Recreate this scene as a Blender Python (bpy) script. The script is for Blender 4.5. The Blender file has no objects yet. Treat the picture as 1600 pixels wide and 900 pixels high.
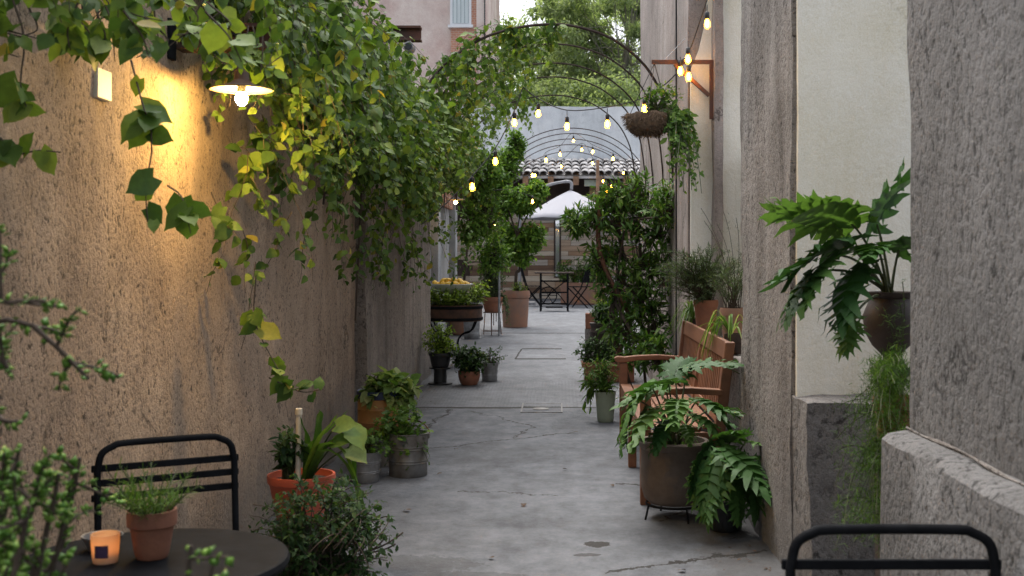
import bpy, math, random
import numpy as np
from mathutils import Vector, Matrix
R = math.radians
random.seed(7); rng = np.random.default_rng(7)
sc = bpy.context.scene
col = sc.collection

# ------------------------------------------------------------------ camera, sky, sun, exposure
CAMH = 1.4; FPX = 1800.0; VX = 872.0; VY = 402.0       # focal length and vanishing point in photo pixels
cd = bpy.data.cameras.new('camera'); cam = bpy.data.objects.new('camera', cd); col.objects.link(cam)
cam.location = (0, 0, CAMH); cam.rotation_euler = (R(90), 0, 0)
cd.sensor_width = 36; cd.lens = 36 * FPX / 1600
cd.shift_x = -(VX - 800) / 1600; cd.shift_y = -(450 - VY) / 1600
cd.clip_start = 0.05; cd.clip_end = 500
cd.dof.use_dof = True; cd.dof.focus_distance = 8.5; cd.dof.aperture_fstop = 6.3
sc.camera = cam
SUN_EL, SUN_AZ = 66, -20          # soft light from over the far court
w = bpy.data.worlds.new('World'); sc.world = w; w.use_nodes = True
wn = w.node_tree.nodes; wl = w.node_tree.links
sky = wn.new('ShaderNodeTexSky'); sky.sky_type = 'NISHITA'; sky.sun_disc = False
sky.sun_elevation = R(SUN_EL); sky.sun_rotation = R(SUN_AZ); sky.air_density = 1.0; sky.dust_density = 5.0; sky.ozone_density = 1.0
bg = wn['Background']; bg.inputs[1].default_value = 0.15
hs = wn.new('ShaderNodeHueSaturation'); hs.inputs['Saturation'].default_value = .38      # evenly veiled evening sky
wl.new(sky.outputs[0], hs.inputs['Color']); wl.new(hs.outputs[0], bg.inputs[0])
sl = bpy.data.lights.new('sun', 'SUN'); sl.energy = 0.6; sl.angle = R(60); sl.color = (1, .96, .9)
so = bpy.data.objects.new('sun', sl); col.objects.link(so)
sd = Vector((math.sin(R(SUN_AZ)) * math.cos(R(SUN_EL)), math.cos(R(SUN_AZ)) * math.cos(R(SUN_EL)), math.sin(R(SUN_EL))))
so.rotation_euler = sd.to_track_quat('Z', 'Y').to_euler(); so.location = (0, 10, 20)
sc.view_settings.view_transform = 'Standard'; sc.view_settings.look = 'None'
sc.view_settings.exposure = 1.32; sc.view_settings.gamma = 1.0
sc.cycles.use_denoising = True
sc.cycles.max_bounces = 8; sc.cycles.diffuse_bounces = 6; sc.cycles.transmission_bounces = 6; sc.cycles.transparent_max_bounces = 6
sc.cycles.sample_clamp_indirect = 4.0

# ------------------------------------------------------------------ coordinates: photo pixel + distance -> place
def P(x, y, d): return np.array([(x - VX) * d / FPX, d, CAMH - (y - VY) * d / FPX])
RAMP0, RAMP1, SLOPE = 11.0, 22.5, 0.028
def fz(d): return SLOPE * (min(max(d, RAMP0), RAMP1) - RAMP0)
def F(x, y):
    lo, hi = 1.0, 60.0
    k = (y - VY) / FPX
    for _ in range(50):
        m = (lo + hi) / 2
        if (CAMH - fz(m)) / m > k: lo = m
        else: hi = m
    return np.array([(x - VX) * lo / FPX, lo, fz(lo)])

# ------------------------------------------------------------------ noise
def _hash(i, j, k, s):
    n = (i * 374761393 + j * 668265263 + k * 2147483647 + s * 1274126177) & 0xffffffff
    n = ((n ^ (n >> 13)) * 1274126177) & 0xffffffff
    n = (n ^ (n >> 16)) & 0xffffffff
    return n / 4294967295.0 * 2 - 1
def vnoise(p, s=0):
    i = np.floor(p).astype(np.int64); f = p - i; f = f * f * (3 - 2 * f)
    r = 0
    for a in (0, 1):
        for b in (0, 1):
            for c in (0, 1):
                wgt = (f[:, 0] if a else 1 - f[:, 0]) * (f[:, 1] if b else 1 - f[:, 1]) * (f[:, 2] if c else 1 - f[:, 2])
                r = r + wgt * _hash(i[:, 0] + a, i[:, 1] + b, i[:, 2] + c, s)
    return r
def fbm(p, s=0, o=3):
    r = 0; a = 1.0
    for q in range(o): r = r + a * vnoise(p * (2.03 ** q), s + q * 17); a *= .5
    return r

# ------------------------------------------------------------------ materials
def new_mat(name):
    m = bpy.data.materials.new(name); m.use_nodes = True
    return m, m.node_tree.nodes, m.node_tree.links, m.node_tree.nodes['Principled BSDF']
def nd(ns, t, **kw):
    n = ns.new(t)
    for k, v in kw.items():
        if k.startswith('i_'): n.inputs[int(k[2:])].default_value = v
        else: setattr(n, k, v)
    return n
def noise_n(ns, ls, coord, scale, detail=4, rough=.6, stretch=None, dist=0):
    n = ns.new('ShaderNodeTexNoise'); n.inputs['Scale'].default_value = scale; n.inputs['Detail'].default_value = detail
    n.inputs['Roughness'].default_value = rough; n.inputs['Distortion'].default_value = dist
    if stretch:
        mp = ns.new('ShaderNodeMapping'); mp.inputs['Scale'].default_value = stretch
        ls.new(coord, mp.inputs[0]); ls.new(mp.outputs[0], n.inputs['Vector'])
    else: ls.new(coord, n.inputs['Vector'])
    return n
def ramp(ns, ls, src, stops):
    r = ns.new('ShaderNodeValToRGB'); e = r.color_ramp.elements
    while len(e) < len(stops): e.new(.5)
    for q, (p, c) in enumerate(stops):
        e[q].position = p; e[q].color = (*c, 1) if len(c) == 3 else c
    ls.new(src, r.inputs[0]); return r
def mixc(ns, ls, fac, a, b, mode='MIX'):
    m = ns.new('ShaderNodeMix'); m.data_type = 'RGBA'; m.blend_type = mode
    for v, i in ((fac, 0), (a, 6), (b, 7)):
        if isinstance(v, bpy.types.NodeSocket): ls.new(v, m.inputs[i])
        else: m.inputs[i].default_value = v if i == 0 else (*v, 1)
    return m.outputs[2]
def bump(ns, ls, h, strength, dist, bs, prev=None):
    b = ns.new('ShaderNodeBump'); b.inputs['Strength'].default_value = strength; b.inputs['Distance'].default_value = dist
    ls.new(h, b.inputs['Height'])
    if prev: ls.new(prev, b.inputs['Normal'])
    if bs: ls.new(b.outputs[0], bs.inputs['Normal'])
    return b.outputs[0]
def coord_o(ns, kind='Object'): return ns.new('ShaderNodeTexCoord').outputs[kind]
def world_pos(ns): return ns.new('ShaderNodeNewGeometry').outputs['Position']

def m_stucco(name, base, light, dark, streak=.6, pit=.5, bumpd=.02, pitscale=38, rough=.95, low=None, lowz=.5, cracks=.75):
    m, ns, ls, b = new_mat(name); co = world_pos(ns)
    big = noise_n(ns, ls, co, 1.3, 5, .65)
    st = noise_n(ns, ls, co, 4.5, 5, .7, (1, 1, .12))
    c = ramp(ns, ls, big.outputs[0], [(.3, base), (.7, light)]).outputs[0]
    sf = ramp(ns, ls, st.outputs[0], [(.42, (0, 0, 0)), (.72, (streak,) * 3)]).outputs[0]
    c = mixc(ns, ls, sf, c, dark)
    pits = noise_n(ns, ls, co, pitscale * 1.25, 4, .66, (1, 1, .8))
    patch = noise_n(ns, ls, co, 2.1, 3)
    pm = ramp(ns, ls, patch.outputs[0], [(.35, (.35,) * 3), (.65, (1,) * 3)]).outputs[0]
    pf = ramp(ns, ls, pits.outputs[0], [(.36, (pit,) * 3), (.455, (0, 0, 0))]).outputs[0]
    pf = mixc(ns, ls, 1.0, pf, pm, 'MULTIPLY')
    c = mixc(ns, ls, pf, c, tuple(v * .22 for v in dark))  # shade inside the pits painted into the base colour
    pit2 = noise_n(ns, ls, co, pitscale * .5, 5, .7); pf2 = ramp(ns, ls, pit2.outputs[0], [(.33, (pit,) * 3), (.40, (0, 0, 0))]).outputs[0]     # fewer, wider hollows: no relief, only their shade painted in
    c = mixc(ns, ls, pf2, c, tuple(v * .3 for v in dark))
    wn_ = noise_n(ns, ls, co, 3.0, 4, .7); va = nd(ns, 'ShaderNodeVectorMath', operation='MULTIPLY_ADD'); ls.new(wn_.outputs[1], va.inputs[0]); va.inputs[1].default_value = (.5, .5, .5); ls.new(co, va.inputs[2])
    vo = nd(ns, 'ShaderNodeTexVoronoi', feature='DISTANCE_TO_EDGE'); vo.inputs['Scale'].default_value = .75; ls.new(va.outputs[0], vo.inputs['Vector'])
    ck = ramp(ns, ls, vo.outputs[0], [(.003, (cracks,) * 3), (.009, (0,) * 3)]).outputs[0]
    ckm = ramp(ns, ls, noise_n(ns, ls, co, .9, 2).outputs[0], [(.5, (0,) * 3), (.56, (1,) * 3)]).outputs[0]
    c = mixc(ns, ls, mixc(ns, ls, 1.0, ck, ckm, 'MULTIPLY'), c, tuple(v * .3 for v in dark))
    pat = noise_n(ns, ls, co, .55, 6, .7)
    c = mixc(ns, ls, .5, c, ramp(ns, ls, pat.outputs[0], [(.38, (.25,) * 3), (.62, (.75,) * 3)]).outputs[0], 'OVERLAY')
    fine = noise_n(ns, ls, co, 160, 3, .7)
    c = mixc(ns, ls, .45, c, ramp(ns, ls, fine.outputs[0], [(.3, (.2, .2, .2)), (.7, (.8, .8, .8))]).outputs[0], 'OVERLAY')
    if low:
        sep = ns.new('ShaderNodeSeparateXYZ'); ls.new(co, sep.inputs[0])
        ad = nd(ns, 'ShaderNodeMath', operation='ADD'); mu = nd(ns, 'ShaderNodeMath', operation='MULTIPLY', i_1=.9)
        ls.new(big.outputs[0], mu.inputs[0]); ls.new(sep.outputs[2], ad.inputs[0]); ls.new(mu.outputs[0], ad.inputs[1])
        lf = ramp(ns, ls, ad.outputs[0], [(lowz, (.85,) * 3), (lowz + .55, (0, 0, 0))]).outputs[0]
        c = mixc(ns, ls, lf, c, low)
    ls.new(c, b.inputs['Base Color']); b.inputs['Roughness'].default_value = rough
    n1 = bump(ns, ls, ramp(ns, ls, pits.outputs[0], [(.34, (0,) * 3), (.6, (1,) * 3)]).outputs[0], .8, bumpd * .4, None)
    bump(ns, ls, fine.outputs[0], .6, bumpd * .2, b, n1)
    return m
def m_plain(name, c, rough=.6, metal=0, var=.25, scale=14, bumpd=.002, bscale=60, c2=None, stretch=None, spec=None, rnd=0):
    m, ns, ls, b = new_mat(name); co = coord_o(ns)
    n = noise_n(ns, ls, co, scale, 5, .65, stretch)
    c2 = c2 or tuple(v * (1 - var) for v in c)
    cc = ramp(ns, ls, n.outputs[0], [(.35, c2), (.65, c)]).outputs[0]
    if rnd:
        oi = ns.new('ShaderNodeObjectInfo'); rr = ramp(ns, ls, oi.outputs['Random'], [(0, (1 - rnd,) * 3), (1, (1,) * 3)])
        cc = mixc(ns, ls, 1.0, cc, rr.outputs[0], 'MULTIPLY')
    ls.new(cc, b.inputs['Base Color']); b.inputs['Roughness'].default_value = rough; b.inputs['Metallic'].default_value = metal
    if spec is not None: b.inputs['Specular IOR Level'].default_value = spec
    if bumpd:
        n2 = noise_n(ns, ls, co, bscale, 4, .6, stretch); bump(ns, ls, n2.outputs[0], .7, bumpd, b)
    return m
def m_leaf(name, stops, rough=.55, trans=.34):
    m, ns, ls, b = new_mat(name)
    at = ns.new('ShaderNodeAttribute'); at.attribute_name = 'tone'
    oi = ns.new('ShaderNodeObjectInfo')
    ad = nd(ns, 'ShaderNodeMath', operation='ADD'); ls.new(at.outputs['Fac'], ad.inputs[0]); ls.new(oi.outputs['Random'], ad.inputs[1])
    fr = nd(ns, 'ShaderNodeMath', operation='FRACT'); ls.new(ad.outputs[0], fr.inputs[0])
    c = ramp(ns, ls, fr.outputs[0], stops).outputs[0]
    n = noise_n(ns, ls, world_pos(ns), 55, 3, .6)
    c = mixc(ns, ls, .35, c, ramp(ns, ls, n.outputs[0], [(.3, (.3,) * 3), (.7, (.7,) * 3)]).outputs[0], 'OVERLAY')
    ls.new(c, b.inputs['Base Color']); b.inputs['Roughness'].default_value = rough
    b.inputs['Specular IOR Level'].default_value = .22
    t = ns.new('ShaderNodeBsdfTranslucent')
    tc = mixc(ns, ls, 1.0, c, (1.25, 1.3, .6), 'MULTIPLY'); ls.new(tc, t.inputs[0])
    mx = ns.new('ShaderNodeMixShader'); mx.inputs[0].default_value = trans
    ls.new(b.outputs[0], mx.inputs[1]); ls.new(t.outputs[0], mx.inputs[2])
    ls.new(mx.outputs[0], ns['Material Output'].inputs[0])
    return m
def m_emit(name, c, s):
    m, ns, ls, b = new_mat(name)
    b.inputs['Base Color'].default_value = (*c, 1); b.inputs['Emission Color'].default_value = (*c, 1); b.inputs['Emission Strength'].default_value = s
    return m

M = {}
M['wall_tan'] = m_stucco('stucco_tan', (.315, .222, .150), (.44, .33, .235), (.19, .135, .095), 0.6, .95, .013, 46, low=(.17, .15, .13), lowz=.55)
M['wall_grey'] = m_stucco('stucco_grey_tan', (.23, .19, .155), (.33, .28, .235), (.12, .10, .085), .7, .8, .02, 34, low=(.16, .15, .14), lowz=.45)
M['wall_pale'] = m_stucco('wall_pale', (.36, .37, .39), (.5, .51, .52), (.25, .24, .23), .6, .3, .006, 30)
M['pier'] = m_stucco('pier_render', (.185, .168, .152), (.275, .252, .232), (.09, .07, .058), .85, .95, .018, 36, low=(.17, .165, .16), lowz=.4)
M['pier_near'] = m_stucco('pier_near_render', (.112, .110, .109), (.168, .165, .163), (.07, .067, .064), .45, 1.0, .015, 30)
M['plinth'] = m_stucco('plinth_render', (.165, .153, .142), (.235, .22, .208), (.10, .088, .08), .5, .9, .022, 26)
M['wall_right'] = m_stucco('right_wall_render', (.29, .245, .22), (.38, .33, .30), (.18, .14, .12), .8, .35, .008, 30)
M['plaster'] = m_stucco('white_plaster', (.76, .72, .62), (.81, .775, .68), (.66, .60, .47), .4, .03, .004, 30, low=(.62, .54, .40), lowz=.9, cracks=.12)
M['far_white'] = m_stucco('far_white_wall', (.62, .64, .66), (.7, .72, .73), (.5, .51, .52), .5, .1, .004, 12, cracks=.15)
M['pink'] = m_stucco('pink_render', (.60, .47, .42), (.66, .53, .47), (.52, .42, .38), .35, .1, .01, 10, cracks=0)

def m_floor():
    m, ns, ls, b = new_mat('alley_concrete'); co = world_pos(ns)
    big = noise_n(ns, ls, co, .7, 6, .68); mid = noise_n(ns, ls, co, 3.2, 7, .74); fine = noise_n(ns, ls, co, 70, 4, .7)
    c = ramp(ns, ls, mid.outputs[0], [(.3, (.115, .122, .134)), (.5, (.150, .158, .172)), (.72, (.185, .194, .210))]).outputs[0]
    bf = ramp(ns, ls, big.outputs[0], [(.38, (.7,) * 3), (.6, (1,) * 3)]).outputs[0]
    c = mixc(ns, ls, .7, c, bf, 'MULTIPLY')
    sp = noise_n(ns, ls, co, 18, 5, .75); bl2 = noise_n(ns, ls, co, 7, 6, .75, (1, .6, 1))
    c = mixc(ns, ls, .38, c, ramp(ns, ls, bl2.outputs[0], [(.36, (.2,) * 3), (.5, (.5,) * 3), (.66, (.8,) * 3)]).outputs[0], 'OVERLAY')
    c = mixc(ns, ls, ramp(ns, ls, sp.outputs[0], [(.62, (0,) * 3), (.72, (.4,) * 3)]).outputs[0], c, (.12, .12, .12))
    sep = ns.new('ShaderNodeSeparateXYZ'); ls.new(co, sep.inputs[0])
    # damp dirty edges along both walls (dirt, not shade)
    dist = noise_n(ns, ls, co, 2.3, 5, .7)
    def mth(op, a, bb=None, c_=None):
        n = nd(ns, 'ShaderNodeMath', operation=op)
        for i, v in enumerate((a, bb, c_)):
            if v is None: continue
            if isinstance(v, bpy.types.NodeSocket): ls.new(v, n.inputs[i])
            else: n.inputs[i].default_value = v
        return n.outputs[0]
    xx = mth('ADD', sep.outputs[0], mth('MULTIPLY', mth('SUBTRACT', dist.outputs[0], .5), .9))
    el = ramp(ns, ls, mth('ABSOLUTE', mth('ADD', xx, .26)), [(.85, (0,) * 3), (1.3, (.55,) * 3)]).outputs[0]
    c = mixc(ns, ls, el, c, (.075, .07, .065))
    # cracks and joints: wobbling lines on the slab
    wob = noise_n(ns, ls, co, 2.5, 6, .75); wv = mth('MULTIPLY', mth('SUBTRACT', wob.outputs[0], .5), .42)
    crack = None
    segs = [((-1.6, 10.75), (1.1, 10.72), .035, .25), ((-1.3, 10.74), (-.1, 10.70), .05, .25), ((-1.0, 10.6), (-1.15, 8.2), .012, 1.), ((-.8, 10.5), (-.25, 9.6), .009, 1.), ((-1.1, 8.35), (.1, 9.2), .014, 1.),
            ((-.25, 9.6), (-.3, 8.9), .008, 1.), ((.55, 6.1), (.9, 6.6), .008, 1.), ((.2, 5.12), (1.0, 5.5), .016, 1.0), ((.35, 7.1), (.8, 7.0), .014, .8), ((-.6, 6.9), (.0, 6.75), .006, 1.), ((-.55, 14.7), (.1, 14.7), .06, .1), ((-.55, 14.7), (-.5, 15.9), .012, .1), ((-.5, 15.9), (.05, 15.9), .06, .1), ((-1.2, 18.2), (1, 18.2), .05, .1)]
    for (ax, ay), (bx, by), wd, wf in segs:
        L = math.hypot(bx - ax, by - ay); ux, uy = (bx - ax) / L, (by - ay) / L
        px = mth('SUBTRACT', sep.outputs[0], ax); py = mth('SUBTRACT', sep.outputs[1], ay)
        al = mth('ADD', mth('MULTIPLY', px, ux), mth('MULTIPLY', py, uy))
        pe = mth('ADD', mth('ADD', mth('MULTIPLY', px, -uy), mth('MULTIPLY', py, ux)), mth('MULTIPLY', wv, wf))
        inside = mth('MULTIPLY', mth('GREATER_THAN', al, 0.0), mth('LESS_THAN', al, L))
        k = mth('MULTIPLY', mth('LESS_THAN', mth('ABSOLUTE', pe), wd), inside)
        crack = k if crack is None else mth('MAXIMUM', crack, k)
    # blots: damp patches and chips
    for (bx, by, rx, ry, ink) in [(-.78, 5.25, .42, .16, .35), (-.45, 5.05, .3, .08, .4), (.19, 5.62, .06, .06, .95), (.14, 5.42, .07, .03, .7), (.62, 6.9, .12, .1, .5), (.2, 9.6, .25, .5, .12), (-.5, 8.2, .5, .5, .12)]:
        px = mth('DIVIDE', mth('SUBTRACT', sep.outputs[0], bx), rx); py = mth('DIVIDE', mth('SUBTRACT', sep.outputs[1], by), ry)
        r2 = mth('ADD', mth('ADD', mth('MULTIPLY', px, px), mth('MULTIPLY', py, py)), mth('MULTIPLY', mth('SUBTRACT', sp.outputs[0], .5), 3.0))
        k = mth('MULTIPLY', mth('LESS_THAN', r2, 1.0), ink)
        crack = mth('MAXIMUM', crack, k)
    rb = nd(ns, 'ShaderNodeTexWave', bands_direction='X', wave_profile='SIN'); rb.inputs['Scale'].default_value = 9; rb.inputs['Distortion'].default_value = .8; rb.inputs['Detail'].default_value = 2
    ls.new(co, rb.inputs['Vector'])
    rf = mth('MULTIPLY', mth('GREATER_THAN', sep.outputs[1], 10.75), mth('LESS_THAN', sep.outputs[1], 12.6))
    c = mixc(ns, ls, mth('MULTIPLY', mth('GREATER_THAN', mth('ADD', sep.outputs[1], mth('MULTIPLY', wv, .25)), 10.74), .18), c, (.26, .27, .28))   # the next slab is paler
    c = mixc(ns, ls, mth('MULTIPLY', crack, 1.0), c, (.035, .033, .03))
    ls.new(c, b.inputs['Base Color']); b.inputs['Roughness'].default_value = .8; b.inputs['Specular IOR Level'].default_value = .22
    h = mth('ADD', mth('MULTIPLY', fine.outputs[0], .25), mth('MULTIPLY', mid.outputs[0], 1.6))
    h = mth('SUBTRACT', h, mth('MULTIPLY', crack, 1.2)); h = mth('ADD', h, mth('MULTIPLY', mth('MULTIPLY', rb.outputs[1], rf), .10))
    bump(ns, ls, h, .8, .02, b)
    return m
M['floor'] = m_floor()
G = lambda *a: a
M['leaf_vine'] = m_leaf('vine_leaf', [(0, (.04, .086, .018)), (.45, (.082, .148, .027)), (.8, (.14, .215, .038)), (.97, (.20, .26, .04)), (1, (.30, .23, .035))])
M['leaf_dark'] = m_leaf('dark_leaf', [(0, (.02, .05, .018)), (.6, (.04, .085, .028)), (1, (.075, .13, .04))])
M['leaf_mid'] = m_leaf('mid_leaf', [(0, (.042, .095, .018)), (.6, (.085, .17, .028)), (1, (.15, .24, .04))])
M['leaf_lime'] = m_leaf('lime_leaf', [(0, (.10, .18, .02)), (.6, (.20, .31, .04)), (1, (.32, .40, .07))], trans=.35)
M['leaf_jade'] = m_leaf('jade_leaf', [(0, (.06, .15, .02)), (.6, (.11, .23, .03)), (1, (.19, .32, .055))], rough=.35, trans=.12)
M['leaf_var'] = m_leaf('variegated_leaf', [(0, (.07, .14, .03)), (.5, (.16, .25, .07)), (1, (.38, .42, .2))])
M['leaf_grey'] = m_leaf('greygreen_leaf', [(0, (.045, .075, .035)), (.6, (.08, .12, .055)), (1, (.13, .17, .08))], rough=.6)
M['leaf_phil'] = m_leaf('philodendron_leaf', [(0, (.03, .085, .025)), (.6, (.055, .13, .03)), (1, (.1, .19, .045))], rough=.5, trans=.25)
M['leaf_tree'] = m_leaf('far_tree_leaf', [(0, (.22, .29, .17)), (.5, (.31, .38, .22)), (1, (.40, .46, .29))], rough=.8, trans=.5)  # distance haze put into the leaf colour as paleness
M['stem'] = m_plain('green_stem', (.07, .085, .03), .7, var=.5)
M['bark'] = m_plain('bark', (.085, .062, .045), .9, var=.5, scale=20, bumpd=.006, stretch=(1, 1, .2))
M['red_bark'] = m_plain('reddish_bark', (.22, .10, .06), .8, var=.5, scale=20, bumpd=.004)
M['terra'] = m_plain('terracotta', (.36, .15, .085), .85, c2=(.25, .11, .07), scale=7, bumpd=.003, rnd=.25)
M['terra_old'] = m_plain('weathered_terracotta', (.34, .17, .105), .9, c2=(.23, .15, .115), scale=4, bumpd=.004)
M['clay_brown'] = m_plain('brown_clay', (.17, .13, .10), .75, c2=(.10, .072, .055), scale=4, bumpd=.003)
M['clay_dark'] = m_plain('dark_clay', (.05, .032, .026), .6, var=.4)
M['red_plastic'] = m_plain('red_plastic', (.5, .10, .05), .45, var=.2, scale=5, bumpd=.001)
M['green_plastic'] = m_plain('sage_green_pot', (.30, .34, .24), .55, var=.25, scale=5, bumpd=.001)
M['black_plastic'] = m_plain('black_plastic', (.025, .027, .03), .5, var=.3)
M['zinc'] = m_plain('galvanised_zinc', (.36, .37, .38), .5, .75, c2=(.2, .2, .2), scale=9, bumpd=.001)
M['zinc_dull'] = m_plain('dull_zinc', (.24, .24, .235), .6, .5, c2=(.13, .12, .11), scale=8, bumpd=.002)
M['rust'] = m_plain('rusty_iron', (.16, .08, .05), .85, .2, c2=(.07, .045, .035), scale=8, bumpd=.003)
M['iron'] = m_plain('black_painted_iron', (.016, .017, .019), 0.62, .0, var=.4, bumpd=.0006, spec=.02)
M['steel_brown'] = m_plain('brown_steel', (.07, .04, .03), .7, .2, c2=(.14, .05, .03), scale=6)
M['hoop'] = m_plain('rusted_rebar', (.06, .04, .032), .8, .3, var=.4)
M['wire'] = m_plain('black_cable', (.02, .02, .022), .6)
M['teak'] = m_plain('bench_wood', (.28, .118, .054), .6, c2=(.16, .066, .032), scale=5, bumpd=.002, stretch=(1, .12, 1), rnd=.25)
M['soil'] = m_plain('soil', (.05, .038, .028), 1, var=.6, scale=40, bumpd=.01)
M['white_enamel'] = m_plain('white_enamel', (.74, .75, .76), .3, var=.06)
M['pvc'] = m_plain('cream_pipe', (.66, .58, .46), .5, var=.15)
M['lemon'] = m_plain('lemon_skin', (.85, .55, .05), .5, c2=(.72, .45, .05), var=.2, bumpd=.002, rnd=.3)
M['coir'] = m_plain('coir_fibre', (.20, .135, .085), 1, c2=(.09, .06, .04), scale=30, bumpd=.02, bscale=40)
M['canopy'] = m_plain('white_canvas', (.40, .40, .43), .9, var=.05, scale=3, bumpd=.002)
M['grey_paint'] = m_plain('grey_paint', (.3, .3, .31), .5, var=.2)
M['mint'] = m_plain('pale_green_paint', (.45, .52, .44), .6, var=.2)
M['tile'] = m_plain('old_roof_tile', (.70, .69, .68), .95, c2=(.48, .44, .41), scale=5, bumpd=.006, rnd=.35)
M['rafter'] = m_plain('rafter_wood', (.34, .20, .12), .8, var=.4, scale=6)
M['dark_wood'] = m_plain('dark_wood', (.06, .038, .028), .8, var=.4, scale=6)
M['orange_can'] = m_plain('painted_orange_can', (.42, .21, .05), .55, c2=(.30, .13, .045), scale=5)
M['blue_rim'] = m_plain('dark_blue_paint', (.02, .035, .10), .5)
M['lamp_brown'] = m_plain('brown_lamp_enamel', (.12, .065, .04), .5, var=.3)
M['lamp_white'] = m_plain('aged_lamp_enamel', (.2, .17, .13), .4, var=.05)
M['plaque'] = m_plain('cream_tile', (.72, .67, .56), .5, var=.08)
M['bulb_on'] = m_emit('lit_lamp_bulb', (1, .62, .17), 640)
M['bulb_far'] = m_emit('lit_lamp_bulb_far', (1, .60, .18), 40)
M['bulb'] = m_emit('lit_string_bulb', (1, .52, .11), 60)
M['flame'] = m_emit('candle_flame', (1, .58, .24), 6)
def m_planks():
    m, ns, ls, b = new_mat('reclaimed_planks'); co = world_pos(ns); oi = ns.new('ShaderNodeObjectInfo')
    c = ramp(ns, ls, oi.outputs['Random'], [(0, (.16, .095, .06)), (.25, (.36, .23, .14)), (.5, (.46, .35, .25)), (.75, (.44, .40, .35)), (1, (.58, .48, .36))]).outputs[0]
    n = noise_n(ns, ls, co, 9, 5, .7, (.15, 1, 1.5))
    c = mixc(ns, ls, .55, c, ramp(ns, ls, n.outputs[0], [(.3, (.25,) * 3), (.7, (.75,) * 3)]).outputs[0], 'OVERLAY')
    ls.new(c, b.inputs['Base Color']); b.inputs['Roughness'].default_value = .85
    bump(ns, ls, n.outputs[0], .5, .006, b); return m
M['plank'] = m_planks()
def m_brick():
    m, ns, ls, b = new_mat('far_brick'); co = coord_o(ns)
    mp = ns.new('ShaderNodeMapping'); mp.inputs['Rotation'].default_value = (R(90), 0, 0); ls.new(co, mp.inputs[0])
    t = ns.new('ShaderNodeTexBrick'); t.inputs['Scale'].default_value = 4.0; ls.new(mp.outputs[0], t.inputs['Vector'])
    t.inputs['Color1'].default_value = (.52, .25, .16, 1); t.inputs['Color2'].default_value = (.44, .20, .13, 1); t.inputs['Mortar'].default_value = (.55, .45, .38, 1)
    ls.new(t.outputs[0], b.inputs['Base Color']); b.inputs['Roughness'].default_value = .9
    bump(ns, ls, t.outputs[1], -.5, .01, b); return m
M['brick'] = m_brick()
def m_glass(name, c, rough):
    m, ns, ls, b = new_mat(name); b.inputs['Base Color'].default_value = (*c, 1); b.inputs['Roughness'].default_value = rough
    b.inputs['Specular IOR Level'].default_value = .8; return m
M['pane'] = m_glass('window_pane', (.30, .36, .38), .08)
M['curtain'] = m_plain('pale_curtain', (.62, .68, .68), .9, var=.2, scale=9, stretch=(3, 1, .1))
M['mirror'] = m_glass('mirror_glass', (.75, .8, .82), .05); M['mirror'].node_tree.nodes['Principled BSDF'].inputs['Metallic'].default_value = 1
def m_candle():
    m, ns, ls, b = new_mat('frosted_amber_glass'); b.inputs['Base Color'].default_value = (.8, .66, .52, 1); b.inputs['Roughness'].default_value = .25
    t = ns.new('ShaderNodeBsdfTranslucent'); t.inputs[0].default_value = (1, .72, .45, 1)
    mx = ns.new('ShaderNodeMixShader'); mx.inputs[0].default_value = .65
    ls.new(b.outputs[0], mx.inputs[1]); ls.new(t.outputs[0], mx.inputs[2]); ls.new(mx.outputs[0], ns['Material Output'].inputs[0]); return m
M['candle_glass'] = m_candle()
M['purple'] = m_plain('purple_sticker', (.06, .03, .08), .6)
M['clear'] = m_glass('drinking_glass', (.9, .95, .95), .03); _b = M['clear'].node_tree.nodes['Principled BSDF']; _b.inputs['Transmission Weight'].default_value = 1; _b.inputs['IOR'].default_value = 1.3

def m_bulb_glass():
    m, ns, ls, b = new_mat('amber_bulb_glass'); ns.remove(b)
    t = ns.new('ShaderNodeBsdfTransparent'); t.inputs[0].default_value = (1, .93, .8, 1)
    s = ns.new('ShaderNodeBsdfTranslucent'); s.inputs[0].default_value = (1, .62, .22, 1)
    g = ns.new('ShaderNodeBsdfGlossy'); g.inputs[1].default_value = .1
    m1 = ns.new('ShaderNodeMixShader'); m1.inputs[0].default_value = .5; ls.new(t.outputs[0], m1.inputs[1]); ls.new(s.outputs[0], m1.inputs[2])
    m2 = ns.new('ShaderNodeMixShader'); m2.inputs[0].default_value = .06; ls.new(m1.outputs[0], m2.inputs[1]); ls.new(g.outputs[0], m2.inputs[2])
    ls.new(m2.outputs[0], ns['Material Output'].inputs[0]); return m
M['bulb_glass'] = m_bulb_glass()
M['dry_leaf'] = m_plain('dry_leaf', (.10, .06, .035), .8, var=.5)
M['far_bark'] = m_plain('far_bark', (.22, .21, .17), .9, var=.3, bumpd=0)
M['leaf_right'] = m_leaf('evergreen_leaf', [(0, (.04, .10, .022)), (.6, (.085, .17, .034)), (1, (.15, .24, .045))])
M['leaf_citrus'] = m_leaf('citrus_leaf', [(0, (.055, .125, .022)), (.6, (.115, .22, .036)), (1, (.20, .31, .05))])

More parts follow.
